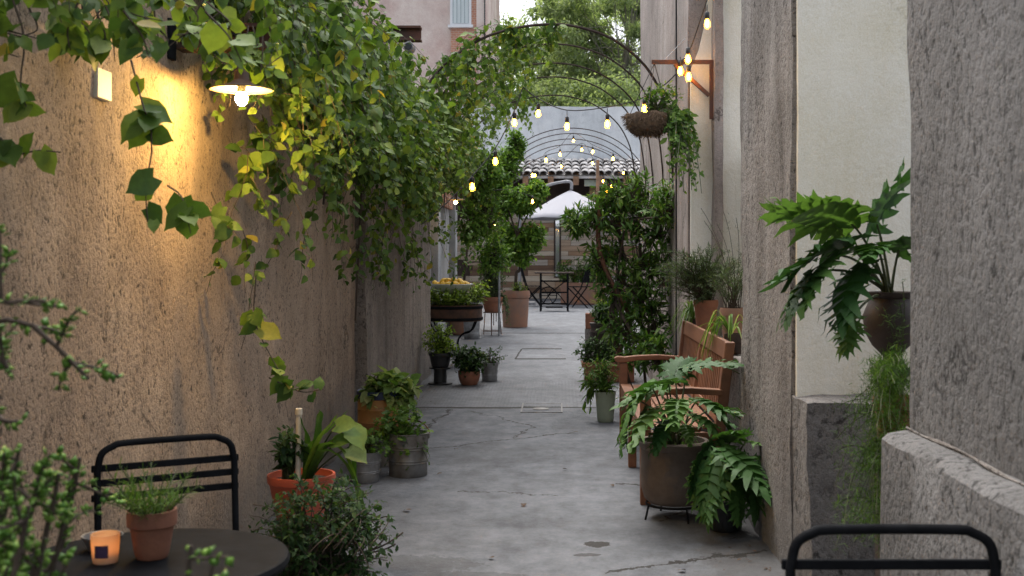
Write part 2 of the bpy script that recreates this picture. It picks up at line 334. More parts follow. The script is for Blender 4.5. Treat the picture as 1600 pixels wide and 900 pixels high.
# ------------------------------------------------------------------ mesh helpers
def wloc(o):
    v = np.zeros(3)
    while o is not None: v += np.array(o.location); o = o.parent
    return v
def link(me, name, mat, parent=None, loc=None):
    o = bpy.data.objects.new(name, me); col.objects.link(o)
    if mat is not None and not me.materials: me.materials.append(M[mat] if isinstance(mat, str) else mat)
    if parent is not None: o.parent = parent
    if loc is not None: o.location = tuple(float(v) for v in (np.array(loc) - (wloc(parent) if parent is not None else 0)))
    return o
def tag(o, label=None, cat=None, group=None, kind=None):
    if label: o['label'] = label
    if cat: o['category'] = cat
    if group: o['group'] = group
    if kind: o['kind'] = kind
    return o
def thing(name, loc, label, cat, group=None):
    o = bpy.data.objects.new(name, None); col.objects.link(o); o.location = tuple(float(v) for v in loc); o.empty_display_size = .1
    return tag(o, label, cat, group)
class MB:
    """collects shapes in world coordinates; build() links them as ONE mesh object"""
    def __init__(s): s.v = []; s.f = []; s.n = 0
    def add(s, v, f):
        v = np.asarray(v, float); s.v.append(v); b = s.n
        s.f += [tuple(int(i) + b for i in q) for q in f]; s.n += len(v); return s
    def box(s, lo, hi, bev=0, rot=None, piv=None):
        x0, y0, z0 = lo; x1, y1, z1 = hi
        v = np.array([(x0, y0, z0), (x1, y0, z0), (x1, y1, z0), (x0, y1, z0), (x0, y0, z1), (x1, y0, z1), (x1, y1, z1), (x0, y1, z1)], float)
        f = [(0, 3, 2, 1), (4, 5, 6, 7), (0, 1, 5, 4), (1, 2, 6, 5), (2, 3, 7, 6), (3, 0, 4, 7)]
        if rot is not None:
            p = np.array(piv if piv is not None else v.mean(0)); v = (v - p) @ np.array(rot).T + p
        return s.add(v, f)
    def tube(s, pts, r, n=6, cap=True, flat=None):
        pts = np.asarray(pts, float); k = len(pts); r = np.broadcast_to(np.asarray(r, float), (k,))
        t = np.gradient(pts, axis=0); t /= np.linalg.norm(t, axis=1)[:, None] + 1e-9
        up = np.array([0, 0, 1.]) if abs(t[0][2]) < .9 else np.array([1., 0, 0])
        if flat is not None: up = np.array(flat, float)
        a = np.cross(t, up); a /= np.linalg.norm(a, axis=1)[:, None] + 1e-9
        for i in range(1, k):                       # keep frames from flipping
            if a[i] @ a[i - 1] < 0: a[i] = -a[i]
        b = np.cross(a, t)
        th = np.arange(n) / n * 2 * math.pi
        v = pts[:, None] + r[:, None, None] * (np.cos(th)[None, :, None] * a[:, None] + np.sin(th)[None, :, None] * b[:, None])
        f = [(i * n + j, i * n + (j + 1) % n, (i + 1) * n + (j + 1) % n, (i + 1) * n + j) for i in range(k - 1) for j in range(n)]
        if cap: f += [tuple(range(n - 1, -1, -1)), tuple((k - 1) * n + j for j in range(n))]
        return s.add(v.reshape(-1, 3), f)
    def bar(s, a, b, w, h, up=(0, 0, 1)):
        """rectangular bar from a to b, width w sideways and h along up"""
        a = np.array(a, float); b = np.array(b, float); t = b - a; t /= np.linalg.norm(t)
        x = np.cross(t, np.array(up, float)); x /= np.linalg.norm(x); u = np.cross(x, t)
        v = [p + sx * x * w / 2 + su * u * h / 2 for p in (a, b) for sx, su in ((-1, -1), (1, -1), (1, 1), (-1, 1))]
        return s.add(v, [(0, 1, 2, 3), (7, 6, 5, 4), (0, 4, 5, 1), (1, 5, 6, 2), (2, 6, 7, 3), (3, 7, 4, 0)])
    def lathe(s, prof, c, n=28, capb=True, capt=False, wob=0, sx=1, sy=1):
        c = np.array(c, float); th = np.arange(n) / n * 2 * math.pi; v = []
        for r, z in prof:
            rr = r * (1 + wob * np.sin(3 * th + 1.3) + wob * .6 * np.sin(5 * th + z * 9))
            v.append(np.stack([c[0] + rr * np.cos(th) * sx, c[1] + rr * np.sin(th) * sy, np.full(n, c[2] + z)], 1))
        k = len(prof)
        f = [(i * n + j, i * n + (j + 1) % n, (i + 1) * n + (j + 1) % n, (i + 1) * n + j) for i in range(k - 1) for j in range(n)]
        if capb: f.append(tuple(range(n - 1, -1, -1)))
        if capt: f.append(tuple((k - 1) * n + j for j in range(n)))
        return s.add(np.concatenate(v), f)
    def prism(s, poly, axis, a, b):
        """polygon (2d, counter-clockwise) in the plane across axis 'x','y','z', from a to b"""
        n = len(poly); v = []
        for t in (a, b):
            for p, q in poly:
                v.append({'x': (t, p, q), 'y': (p, t, q), 'z': (p, q, t)}[axis])
        f = [tuple(range(n - 1, -1, -1)), tuple(range(n, 2 * n))] + [(i, (i + 1) % n, n + (i + 1) % n, n + i) for i in range(n)]
        return s.add(v, f)
    def build(s, name, mat, parent=None, smooth=False, loc=None, bevel=0):
        v = np.concatenate(s.v); org = wloc(parent) if parent is not None else np.zeros(3)
        l = np.array(loc, float) if loc is not None else org
        me = bpy.data.meshes.new(name); me.from_pydata((v - l).tolist(), [], s.f); me.update()
        if smooth:
            me.polygons.foreach_set('use_smooth', [True] * len(me.polygons))
            try: me.set_sharp_from_angle(angle=R(40))
            except Exception: pass
        o = link(me, name, mat, parent)
        o.location = tuple(float(q) for q in (l - org))
        if bevel:
            md = o.modifiers.new('bevel', 'BEVEL'); md.width = bevel; md.segments = 2; md.limit_method = 'ANGLE'
        return o
def bez(a, b, c, n=8):
    t = np.linspace(0, 1, n)[:, None]; a, b, c = (np.array(q, float) for q in (a, b, c))
    return (1 - t) ** 2 * a + 2 * t * (1 - t) * b + t * t * c
def spline(pts, n=40):
    """Catmull-Rom through pts"""
    p = np.asarray(pts, float); p = np.vstack([2 * p[0] - p[1], p, 2 * p[-1] - p[-2]]); out = []
    m = len(p) - 3
    for u in np.linspace(0, m - 1e-6, n):
        i = int(u); t = u - i; a, b, c, d = p[i:i + 4]
        out.append(.5 * (2 * b + (c - a) * t + (2 * a - 5 * b + 4 * c - d) * t * t + (3 * b - a - 3 * c + d) * t ** 3))
    return np.array(out)
def rough_box(name, lo, hi, mat, parent=None, res=.05, amp=.012, scale=3., seed=0, faces='xXyYZ', stretch=(1, 1, .5), coarse=''):
    """a rendered wall: box whose faces are gridded and pushed about by noise; faces named x X y Y z Z"""
    lo = np.array(lo, float); hi = np.array(hi, float); mb = MB()
    for fc in faces:
        ax = 'xyz'.index(fc.lower()); side = hi[ax] if fc.isupper() else lo[ax]
        u, v = [(1, 2), (2, 0), (0, 1)][ax]
        rs = 10 if fc in coarse else res
        nu = max(1, int(round((hi[u] - lo[u]) / rs))); nv = max(1, int(round((hi[v] - lo[v]) / rs)))
        U, V = np.meshgrid(np.linspace(lo[u], hi[u], nu + 1), np.linspace(lo[v], hi[v], nv + 1), indexing='ij')
        p = np.zeros((U.size, 3)); p[:, ax] = side; p[:, u] = U.ravel(); p[:, v] = V.ravel()
        i, j = np.meshgrid(np.arange(nu), np.arange(nv), indexing='ij'); a = (i * (nv + 1) + j).ravel()
        q = np.stack([a, a + nv + 1, a + nv + 2, a + 1], 1)
        if not fc.isupper(): q = q[:, ::-1]
        mb.add(p, q.tolist())
    V = np.concatenate(mb.v); st = np.array(stretch)
    d = np.stack([fbm(V * scale * st + 5.1 * k, seed + 31 * k) for k in range(3)], 1) * amp
    d += np.stack([fbm(V * scale * 6 + 2.7 * k, seed + 97 + 31 * k, 2) for k in range(3)], 1) * amp * .28
    mb.v = [V + d]
    return mb.build(name, mat, parent, smooth=True)

# ------------------------------------------------------------------ leaves
def T_(v, f): return np.array(v, float), f
# x along the leaf, y across, z up; unit length
LEAF_HEART = T_([(0, 0, 0), (.10, .22, .035), (.10, -.22, .035), (.36, .36, .05), (.36, -.36, .05), (.40, 0, -.01), (.72, .22, .0), (.72, -.22, .0), (.74, 0, -.045), (1, 0, -.12)],
                [(0, 5, 3, 1), (0, 2, 4, 5), (5, 8, 6, 3), (5, 4, 7, 8), (8, 9, 6), (8, 7, 9)])
LEAF_OVAL = T_([(0, 0, 0), (.35, .24, .04), (.35, -.24, .04), (.38, 0, -.01), (.72, .19, 0), (.72, -.19, 0), (.74, 0, -.04), (1, 0, -.1)],
               [(0, 3, 1), (0, 2, 3), (3, 6, 4, 1), (3, 2, 5, 6), (6, 7, 4), (6, 5, 7)])
LEAF_LANCE = T_([(0, 0, 0), (.35, .12, .02), (.35, -.12, .02), (.7, .09, -.03), (.7, -.09, -.03), (1, 0, -.12)], [(0, 2, 1), (1, 2, 4, 3), (3, 4, 5)])
LEAF_NEEDLE = T_([(0, .035, 0), (0, -.035, 0), (.6, -.045, .0), (.6, .045, .0), (1, 0, -.05)], [(0, 1, 2, 3), (3, 2, 4)])
LEAF_JADE = T_([(0, 0, 0), (.5, .38, .02), (.5, -.38, .02), (.5, 0, .14), (.5, 0, -.10), (1, 0, .02)],
               [(0, 1, 3), (0, 3, 2), (0, 4, 1), (0, 2, 4), (5, 3, 1), (5, 2, 3), (5, 1, 4), (5, 4, 2)])
LEAF_FERNY = T_([(0, 0, 0), (.25, .3, .02), (.3, .06, 0), (.5, .42, .0), (.55, .07, -.01), (.78, .3, -.05), (1, 0, -.1), (.78, -.3, -.05), (.55, -.07, -.01), (.5, -.42, 0), (.3, -.06, 0), (.25, -.3, .02)],
                [(0, 2, 1), (0, 10, 2), (0, 11, 10), (2, 4, 3), (2, 10, 8, 4), (10, 9, 8), (4, 6, 5), (4, 8, 6), (8, 7, 6)])
def heart_fine(n=9, w=.40):
    t = np.linspace(0, 1, n); V = []; Fc = []
    for i, q in enumerate(t):
        x = q; hw = w * (math.sin(math.pi * min(1, q * .82 + .17)) ** .85) * (1 - q ** 5) if q < 1 else 0
        hw *= 1 + .05 * math.sin(i * 2.6)
        for s in (-1, -.55, 0, .55, 1):
            xx = x - (.10 * abs(s) if i == 0 else 0) - .05 * abs(s) * (1 - q)
            V.append((xx, s * hw, .16 * hw * abs(s) ** 1.2 - .13 * q * q + .012 * math.sin(i * 1.9) * abs(s)))
    for i in range(n - 1):
        for j in range(4): a = i * 5 + j; Fc.append((a, a + 5, a + 6, a + 1))
    return np.array(V, float), Fc
LEAF_FINE = heart_fine()
def nrm(a): return a / (np.linalg.norm(a, axis=-1, keepdims=True) + 1e-9)
class Leaves:
    def __init__(s): s.p = []; s.d = []; s.u = []; s.s = []
    def add(s, p, d, u, sz):
        s.p.append(np.atleast_2d(p)); s.d.append(np.atleast_2d(d)); s.u.append(np.atleast_2d(u)); s.s.append(np.atleast_1d(sz))
    def cat(s):
        s.p = [np.concatenate(s.p)]; s.d = [np.concatenate(s.d)]; s.u = [np.concatenate(s.u)]; s.s = [np.concatenate(s.s)]
        return s.p[0], s.d[0], s.u[0], s.s[0]
def leaf_frames(d, u):
    d = nrm(d); y = np.cross(u, d); bad = np.linalg.norm(y, axis=1) < 1e-3; y[bad] = (1, 0, 0); y = nrm(y); z = np.cross(d, y)
    return d, y, z
def leaf_mesh(name, T, L, mat, parent, kind=None, keep=None, tones=None):
    p, d, u, sz = L.cat()
    if keep is not None: p, d, u, sz = p[keep], d[keep], u[keep], sz[keep]
    N = len(p)
    if N == 0: return None
    tv, tf = T; k = len(tv); d, y, z = leaf_frames(d, u)
    # every leaf bends and cups a little differently
    bend = rng.normal(0, .10, N)[:, None]; wid = rng.uniform(.85, 1.15, N)[:, None]
    lx = np.broadcast_to(tv[None, :, 0], (N, k)); ly = tv[None, :, 1] * wid; lz = tv[None, :, 2] * rng.uniform(.5, 1.8, N)[:, None] + bend * lx ** 2
    V = p[:, None] + sz[:, None, None] * (lx[..., None] * d[:, None] + ly[..., None] * y[:, None] + lz[..., None] * z[:, None])
    V = V.reshape(-1, 3) - (wloc(parent) if parent is not None else 0)
    tl = np.array([len(q) for q in tf]); ti = np.concatenate([np.array(q) for q in tf])
    idx = (ti[None] + (np.arange(N) * k)[:, None]).ravel(); tot = np.tile(tl, N); start = np.concatenate([[0], np.cumsum(tot)[:-1]])
    me = bpy.data.meshes.new(name)
    me.vertices.add(len(V)); me.vertices.foreach_set('co', V.ravel().astype(np.float32))
    me.loops.add(len(idx)); me.loops.foreach_set('vertex_index', idx.astype(np.int32))
    me.polygons.add(len(tot)); me.polygons.foreach_set('loop_start', start.astype(np.int32)); me.polygons.foreach_set('loop_total', tot.astype(np.int32))
    me.polygons.foreach_set('use_smooth', np.ones(len(tot), bool))
    me.update(calc_edges=True)
    tn = rng.random(N) * .97 if tones is None else tones
    at = me.attributes.new('tone', 'FLOAT', 'POINT'); at.data.foreach_set('value', np.repeat(tn, k).astype(np.float32))
    o = link(me, name, mat, parent)
    if kind: o['kind'] = kind
    return o
_single = {}
def leaf_objects(name, T, key, p, d, u, sz, mat, parent):
    """each leaf its own object; alike leaves share a handful of meshes"""
    d, y, z = leaf_frames(d, u); out = []
    for i in range(len(p)):
        q = (key, mat, i % 5)
        if q not in _single:
            b = (-.14, -.06, .02, .10, -.2)[i % 5]; w_ = (1, .88, 1.12, .95, 1.05)[i % 5]; tv = T[0].copy(); tv[:, 1] *= w_; tv[:, 2] += b * tv[:, 0] ** 2
            me = bpy.data.meshes.new(name); me.from_pydata(tv.tolist(), [], T[1]); me.polygons.foreach_set('use_smooth', [True] * len(me.polygons))
            me.materials.append(M[mat]); _single[q] = me
        o = bpy.data.objects.new(name, _single[q]); col.objects.link(o); o.parent = parent
        mt = Matrix.Identity(4); l = p[i] - (wloc(parent) if parent is not None else 0)
        for r_ in range(3):
            mt[r_][0] = d[i][r_] * sz[i]; mt[r_][1] = y[i][r_] * sz[i]; mt[r_][2] = z[i][r_] * sz[i]; mt[r_][3] = l[r_]
        o.matrix_local = mt; out.append(o)
    return out
def stem_leaves(L, path, t0, n, size, out=.8, along=.5, droop=.2, updir=(0, 0, 1), jit=.01, taper=.3):
    """leaves along a stem path from fraction t0 to its tip"""
    m = len(path); t = np.sort(rng.uniform(t0, 1, n)); q = t * (m - 1); i = np.minimum(q.astype(int), m - 2); f = (q - i)[:, None]
    p = path[i] * (1 - f) + path[i + 1] * f; tg = nrm(path[i + 1] - path[i])
    r = rng.normal(size=(n, 3)); r -= (r * tg).sum(1)[:, None] * tg; r = nrm(r)
    d = nrm(tg * along + r * out + np.array([0, 0, -droop]))
    u = np.array(updir) + rng.normal(0, .35, (n, 3))
    L.add(p + rng.normal(0, jit, (n, 3)), d, u, size * rng.uniform(.5, 1.25, n) * (1 - taper * np.maximum(0, t - .6) / .4))
def bush(L, SB, base, cen, rad, ns, nl, size, r0=.004, t0=.3, arch=.5, spread=.02, out=.8, along=.5, droop=.2, shell=.45, zmin=None, sides=4, jit=.008, up=(0, 0, 1)):
    """many stems from base to points through an ellipsoid"""
    base = np.array(base, float); cen = np.array(cen, float); rad = np.array(rad, float)
    for _ in range(ns):
        v = rng.normal(size=3); v /= np.linalg.norm(v); v *= rng.uniform(shell, 1.0) ** .6
        tip = cen + v * rad
        if zmin is not None and tip[2] < zmin: tip[2] = zmin + rng.uniform(0, .05)
        b0 = base + np.append(rng.normal(0, spread, 2), 0)
        mid = b0 * (1 - arch) + tip * arch; mid[2] = max(b0[2], tip[2]) * .75 + .25 * max(b0[2], tip[2]) + abs(rng.normal(0, .08)) * rad[2]
        path = bez(b0, mid, tip, 8)
        if SB is not None: SB.tube(path, np.linspace(r0, r0 * .35, 8), sides, cap=False)
        stem_leaves(L, path, t0, nl, size, out, along, droop, updir=up, jit=jit)

# ------------------------------------------------------------------ the setting: ground, walls, buildings
def ground():
    ys = [-30, 0, 2, 4, 5, 6, 7, 8, 9, 10, RAMP0] + list(np.linspace(RAMP0 + .5, RAMP1, 24)) + [25, 32, 60, 150]
    xs = [-80, -10, -3, -2] + list(np.linspace(-1.8, 1.4, 17)) + [2, 3, 10, 80]
    mb = MB(); v = np.array([(x, y, fz(y)) for y in ys for x in xs]); n = len(xs)
    mb.add(v, [(j * n + i, j * n + i + 1, (j + 1) * n + i + 1, (j + 1) * n + i) for j in range(len(ys) - 1) for i in range(n - 1)])
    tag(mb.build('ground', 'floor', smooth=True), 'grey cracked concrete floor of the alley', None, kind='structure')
ground()
def wallthing(name, label, cat='wall'): return lambda o: tag(o, label, cat)
tag(rough_box('alley_wall', (-1.95, -1.2, 0), (-1.54, 8.74, 3.0), 'wall_tan', res=.04, amp=.016, scale=2.2, seed=1, faces='XyYZx', stretch=(1, 1.3, .4), coarse='xyY'),
    'tan rough stucco wall behind the black bistro chair on the left', 'wall')
tag(rough_box('alley_wall', (-1.95, 8.76, 0), (-1.47, 13.2, 3.1), 'wall_grey', res=.05, amp=.018, scale=2.2, seed=5, faces='XyYZx', stretch=(1, 1.3, .35), coarse='x'),
    'grey brown stucco wall beside the plant on the black spool', 'wall')
fl = rough_box('alley_wall', (-2.1, 13.22, 0), (-1.72, 19.2, 3.2), 'wall_pale', res=.1, amp=.01, scale=2, seed=9, faces='XyYZx', coarse='x')
tag(fl, 'pale grey painted wall behind the barrel planter and lemon bowl', 'wall')
for y in (13.3, 15.6, 18.2):
    MB().box((-1.74, y, .0), (-1.62, y + .32, 3.19)).build('pilaster', 'wall_pale', fl, bevel=.01)
for y0, y1 in ((13.64, 15.58), (15.94, 18.18)):
    o = MB().box((-1.74, y0, 2.15), (-1.66, y1, 3.17)).build('brick_panel', 'brick', fl); o['label'] = 'reddish brick infill high between pilasters'
# right hand side
pn = thing('stone_pier', (1.5, 1, 0), 'nearest grey rough rendered pier at the right edge of the picture', 'pier')
rough_box('shaft', (1.02, -1.2, .0), (2.3, 3.35, 2.4), 'pier_near', pn, res=.05, amp=.007, scale=3, seed=21, faces='xYZ', stretch=(1, 1, .8))
mb = MB(); prof = [(1.10, 0), (1.10, .915), (1.02, .905), (.955, .893), (.938, .875), (.932, .6), (.93, .3), (.925, 0)]
ys = np.linspace(-1.2, 3.33, 70)
V = np.array([(x, y, z) for y in ys for x, z in prof]); k = len(prof)
V += np.stack([fbm(V * 4 + 3 * q, 70 + q) for q in range(3)], 1) * .007
mb.add(V, [(j * k + i, j * k + i + 1, (j + 1) * k + i + 1, (j + 1) * k + i) for j in range(69) for i in range(k - 1)]); mb.f.append(tuple(69 * k + i for i in range(k)))
mb.build('plinth', 'pier_near', pn, smooth=True)
yy = np.linspace(-1.1, 3.33, 60); pts = np.stack([1.012 + .004 * np.sin(yy * 7), yy, .908 + .003 * np.sin(yy * 11 + 1)], 1)
MB().tube(pts, .004 + .002 * np.sin(yy * 17), 6).build('mortar_bead', 'pier', pn, smooth=True)
p2 = thing('stone_pier', (1.4, 5.7, 0), 'tall brown grey rendered pier between the bench and the white niche', 'pier')
rough_box('shaft', (1.02, 5.05, -.02), (1.75, 6.4, 3.0), 'pier', p2, res=.04, amp=.010, scale=3, seed=33, faces='xyYZ', stretch=(1, 1, .6), coarse='Y')
rough_box('white_panel', (1.04, 5.015, .79), (2.6, 5.055, 3.0), 'plaster', p2, res=.08, amp=.006, scale=2, seed=41, faces='xyXZ')
rough_box('plinth', (1.03, 4.72, -.02), (2.6, 5.06, .80), 'plinth', p2, res=.04, amp=.014, scale=3, seed=42, faces='xyZ')
rw = thing('alley_wall', (1.4, 11, 0), 'tall weathered wall behind the hanging coir basket on the right', 'wall')
rough_box('wall_body', (1.02, 9.04, -.02), (1.8, 14.3, 5.0), 'wall_right', rw, res=.07, amp=.012, scale=2.5, seed=51, faces='xyYZ', stretch=(1, 1, .4))
poly = [(1.035, .8), (1.9, .8), (1.9, 4.9), (1.24, 4.9), (1.22, 4.2), (1.15, 3.6), (1.165, 3.3), (1.10, 3.02), (1.035, 2.86)]
MB().prism(poly, 'y', 9.03, 8.985).build('white_panel', 'plaster', rw)
rough_box('pilaster', (1.2, 8.84, .8), (1.268, 8.984, 4.9), 'wall_right', rw, res=.06, amp=.008, scale=4, seed=61, faces='xyXZ')
MB().tube([(1.0, 9.75, 0), (1.0, 9.75, 3), (1.0, 9.75, 4.95)], .008, 6).build('cable', 'wire', rw)
pw = thing('parapet_wall', (1.2, 7.7, 0), 'low grey stone ledge behind the bench carrying terracotta pots', 'wall')
rough_box('ledge', (1.02, 6.38, -.02), (1.5, 9.0, .81), 'pier', pw, res=.05, amp=.02, scale=4, seed=71, faces='xZ')
tag(rough_box('niche_wall', (1.48, 6.36, .78), (1.7, 9.02, 2.2), 'plaster', None, res=.1, amp=.006, scale=2, seed=72, faces='xZ'), 'white plaster back wall of the niche behind the bench', 'wall')
# court at the far end
cw = thing('courtyard_wall', (0, 30.6, 0), 'tall pale grey wall at the far end under the trees', 'wall')
rough_box('wall_body', (-9, 30.4, .2), (9, 30.8, 5.38), 'far_white', cw, res=.3, amp=.015, scale=1, seed=81, faces='yZ')
MB().box((-9, 30.3, 3.98), (9, 30.42, 4.1)).build('ledge', 'far_white', cw)
for sx, lab in ((-1, 'pale wall closing the court on the left behind the trees'), (1, 'pale wall closing the court on the right beyond the alley')):
    x0, x1 = (-4.3, -4.0) if sx < 0 else (4.0, 4.3)
    tag(rough_box('courtyard_wall', (x0, 14.3 if sx > 0 else 19.2, 0), (x1, 30.4, 3.6), 'wall_pale', None, res=.3, amp=.015, scale=1, seed=83, faces='xXyZ'), lab, 'wall')
tag(rough_box('courtyard_wall', (1.75, 14.1, 0), (4.1, 14.32, 3.6), 'wall_pale', None, res=.2, amp=.01, seed=84, faces='xyYZ'), 'pale return wall joining the tall right wall to the court', 'wall')
tag(rough_box('courtyard_wall', (-4.1, 19.0, 0), (-2.05, 19.2, 3.2), 'wall_pale', None, res=.2, amp=.01, seed=85, faces='yYZ'), 'pale return wall joining the left alley wall to the court', 'wall')
# pink building over the left wall
pb = thing('plastered_building', (-5, 33, 0), 'pinkish rendered building with curtained window above the left wall', 'building')
rough_box('wall', (-9, 31.2, 0), (-2.02, 40, 14), 'pink', pb, res=.5, amp=.01, seed=91, faces='xyXZ')
D = 31.2
def bx_px(x0, y0, x1, y1, dep, y=D): a = P(x0, y1, y); b = P(x1, y0, y); return (a[0], y - dep, a[2]), (b[0], y, b[2])
lo, hi = bx_px(705, -60, 745, 140, .10); MB().box(lo, hi).build('brick_column', 'brick', pb)
lo, hi = bx_px(745, -80, 757, 150, .16); MB().box(lo, hi).build('corner_pilaster', 'pink', pb)
lo, hi = bx_px(704, -50, 737, 42, .14); wf = MB().box(lo, hi).build('window', 'white_enamel', pb)
lo, hi = bx_px(708, -48, 733, 38, .155); MB().box(lo, (hi[0], lo[1] + .01, hi[2])).build('pane', 'pane', wf)
for q in range(4):
    lo, hi = bx_px(709.5 + q * 6, -46, 714 + q * 6, 38, .16); MB().box(lo, (hi[0], lo[1] + .004, hi[2])).build('curtain', 'curtain', wf)
lo, hi = bx_px(701, 41, 740, 45, .22); MB().box(lo, hi).build('sill', 'white_enamel', wf)
MB().tube([P(757.5, 150, 31), P(757.5, -60, 31)], .02, 6).build('downpipe', 'wire', pb)
# shed with tiled roof and plank wall
sh = thing('tiled_shed', (0, 29.6, fz(30)), 'shed of reclaimed planks under an old clay tile roof at the far end', 'shed')
MB().box((-4, 29.85, fz(30)), (4, 30.0, 3.75)).build('wall_core', 'dark_wood', sh)
zt = fz(30) + .01; row = 0; pm = {}
while zt < 2.62:
    h = random.choice((.10, .12, .14, .15)); x = -2.2 - random.random()
    while x < 3.0:
        Lp = random.choice((.6, .9, 1.2, 1.5)); key = (h, Lp, random.randrange(2))
        if key not in pm:
            t = .02 + .018 * random.random(); mbp = MB().box((0, -t, 0), (Lp - .008, 0, h - .007)); me = bpy.data.meshes.new('plank'); me.from_pydata(mbp.v[0].tolist(), [], mbp.f); pm[key] = me
        link(pm[key], 'plank', 'plank', sh, (x, 29.848 - .006 * random.random(), zt)); x += Lp
    zt += h
MB().box((-4, 29.75, 2.63), (4, 29.85, 2.74)).build('beam', 'dark_wood', sh)
lo, hi = (-4, 28.35, 3.40), (4, 30.2, 3.88)
MB().add([(-4, 28.35, 3.40), (4, 28.35, 3.40), (4, 30.3, 3.90), (-4, 30.3, 3.90), (-4, 28.35, 3.34), (4, 28.35, 3.34), (4, 30.3, 3.84), (-4, 30.3, 3.84)],
         [(0, 1, 2, 3), (7, 6, 5, 4), (0, 4, 5, 1), (2, 6, 7, 3), (1, 5, 6, 2), (0, 3, 7, 4)]).build('roof_deck', 'tile', sh)
for i, x in enumerate(np.arange(-3.9, 4, .62)):
    a = np.array((x, 28.25, 3.27)); b = np.array((x, 29.9, 3.70)); MB().bar(a, b, .14, .2).build('rafter', 'rafter', sh)
tm = bpy.data.meshes.new('roof_tile'); n = 7; th = np.linspace(0, math.pi, n); tv = []; 
for t, rr, z in ((0, .115, 0.03), (.62, .09, 0.0)):
    for r_ in (rr, rr - .018): tv += [(r_ * math.cos(q), t, r_ * math.sin(q) * .8 + z) for q in th]
tf = []
for i in range(n - 1):
    tf += [(i, i + 1, 2 * n + i + 1, 2 * n + i), (n + i + 1, n + i, 3 * n + i, 3 * n + i + 1), (i + 1, i, n + i, n + i + 1)]
tm.from_pydata(tv, [], tf); tm.polygons.foreach_set('use_smooth', [True] * len(tm.polygons))
sl_ = math.atan2(.5, 1.95)
for c in range(-13, 14):
    for r_ in range(4):
        o = link(tm, 'roof_tile', 'tile', sh, (c * .2 + .05 + random.uniform(-.015, .015), 28.26 + r_ * .5, 3.40 + r_ * .5 * math.tan(sl_) + random.uniform(0, .02)))
        o.rotation_euler = (sl_, random.uniform(-.06, .06), random.uniform(-.07, .07))
        if c % 1 == 0 and abs(c) > 14: pass
o = MB().box((P(868, 0, 29.7)[0], 29.78, P(0, 432, 29.7)[2]), (P(874, 0, 29.7)[0], 29.81, P(0, 338, 29.7)[2])).build('mirror_strip', 'mirror', sh)
MB().box((P(865.5, 0, 29.7)[0], 29.79, P(0, 434, 29.7)[2]), (P(876.5, 0, 29.7)[0], 29.815, P(0, 336, 29.7)[2])).build('mirror_frame', 'dark_wood', sh)
o = MB().box(tuple(P(913, 291, 28.6) + (0, -.05, 0)), tuple(P(948, 281, 28.6) + (0, .05, 0))).build('painted_board', 'mint', sh); o['label'] = 'pale green painted board under the eave'
MB().box(tuple(P(921, 345, 28.9) + (0, -.08, 0)), tuple(P(936, 291, 28.9) + (0, .08, 0))).build('wooden_post', 'rafter', sh)

# ------------------------------------------------------------------ iron hoops over the alley
HOOP_PX = [(640, 300), (642, 215), (655, 160), (690, 105), (750, 62), (810, 43), (868, 38), (915, 45), (962, 64), (1008, 103), (1034, 150), (1044, 195), (1050, 250), (1053, 300)]
HB = np.array([P(x, y, 10.2) for x, y in HOOP_PX])[:, [0, 2]]
def hoop_curve(d, n=60):
    c = spline(HB, n); return np.stack([c[:, 0], np.full(n, d), c[:, 1] + fz(d) * .3], 1)
HOOP_D = [10.2, 11.15, 12.3, 13.3, 14.9]
hl = ['first iron hoop over the alley, nearest and partly covered in vine', 'second iron hoop over the alley counted from the near end', 'third iron hoop over the alley, in the middle of the five',
      'fourth iron hoop over the alley, second from the far end', 'fifth and farthest iron hoop of the near group over the alley']
for d, l in zip(HOOP_D, hl):
    tag(MB().tube(hoop_curve(d), .013 if d == 10.2 else .009, 6).build('iron_hoop', 'hoop', None, smooth=True), l, 'hoop', 'iron hoops spanning the alley')
hl2 = ['nearest thin iron arch over the court beyond the alley', 'second thin iron arch over the far court', 'middle thin iron arch over the far court', 'fourth thin iron arch over the far court', 'farthest thin iron arch over the court']
for q, (d, l) in enumerate(zip((18.9, 19.6, 20.4, 21.3, 22.6), hl2)):
    t = np.linspace(-.08, math.pi + .08, 40)
    pts = np.stack([.22 + 1.32 * np.cos(t), np.full(40, d), 2.35 + 1.17 * np.sin(t) - .012 * q], 1)
    pts = np.vstack([[pts[0][0], d, fz(d)], pts, [pts[-1][0], d, fz(d)]])
    tag(MB().tube(pts, .008, 5).build('iron_arch', 'hoop', None, smooth=True), l, 'arch', 'thin iron arches over the far court')

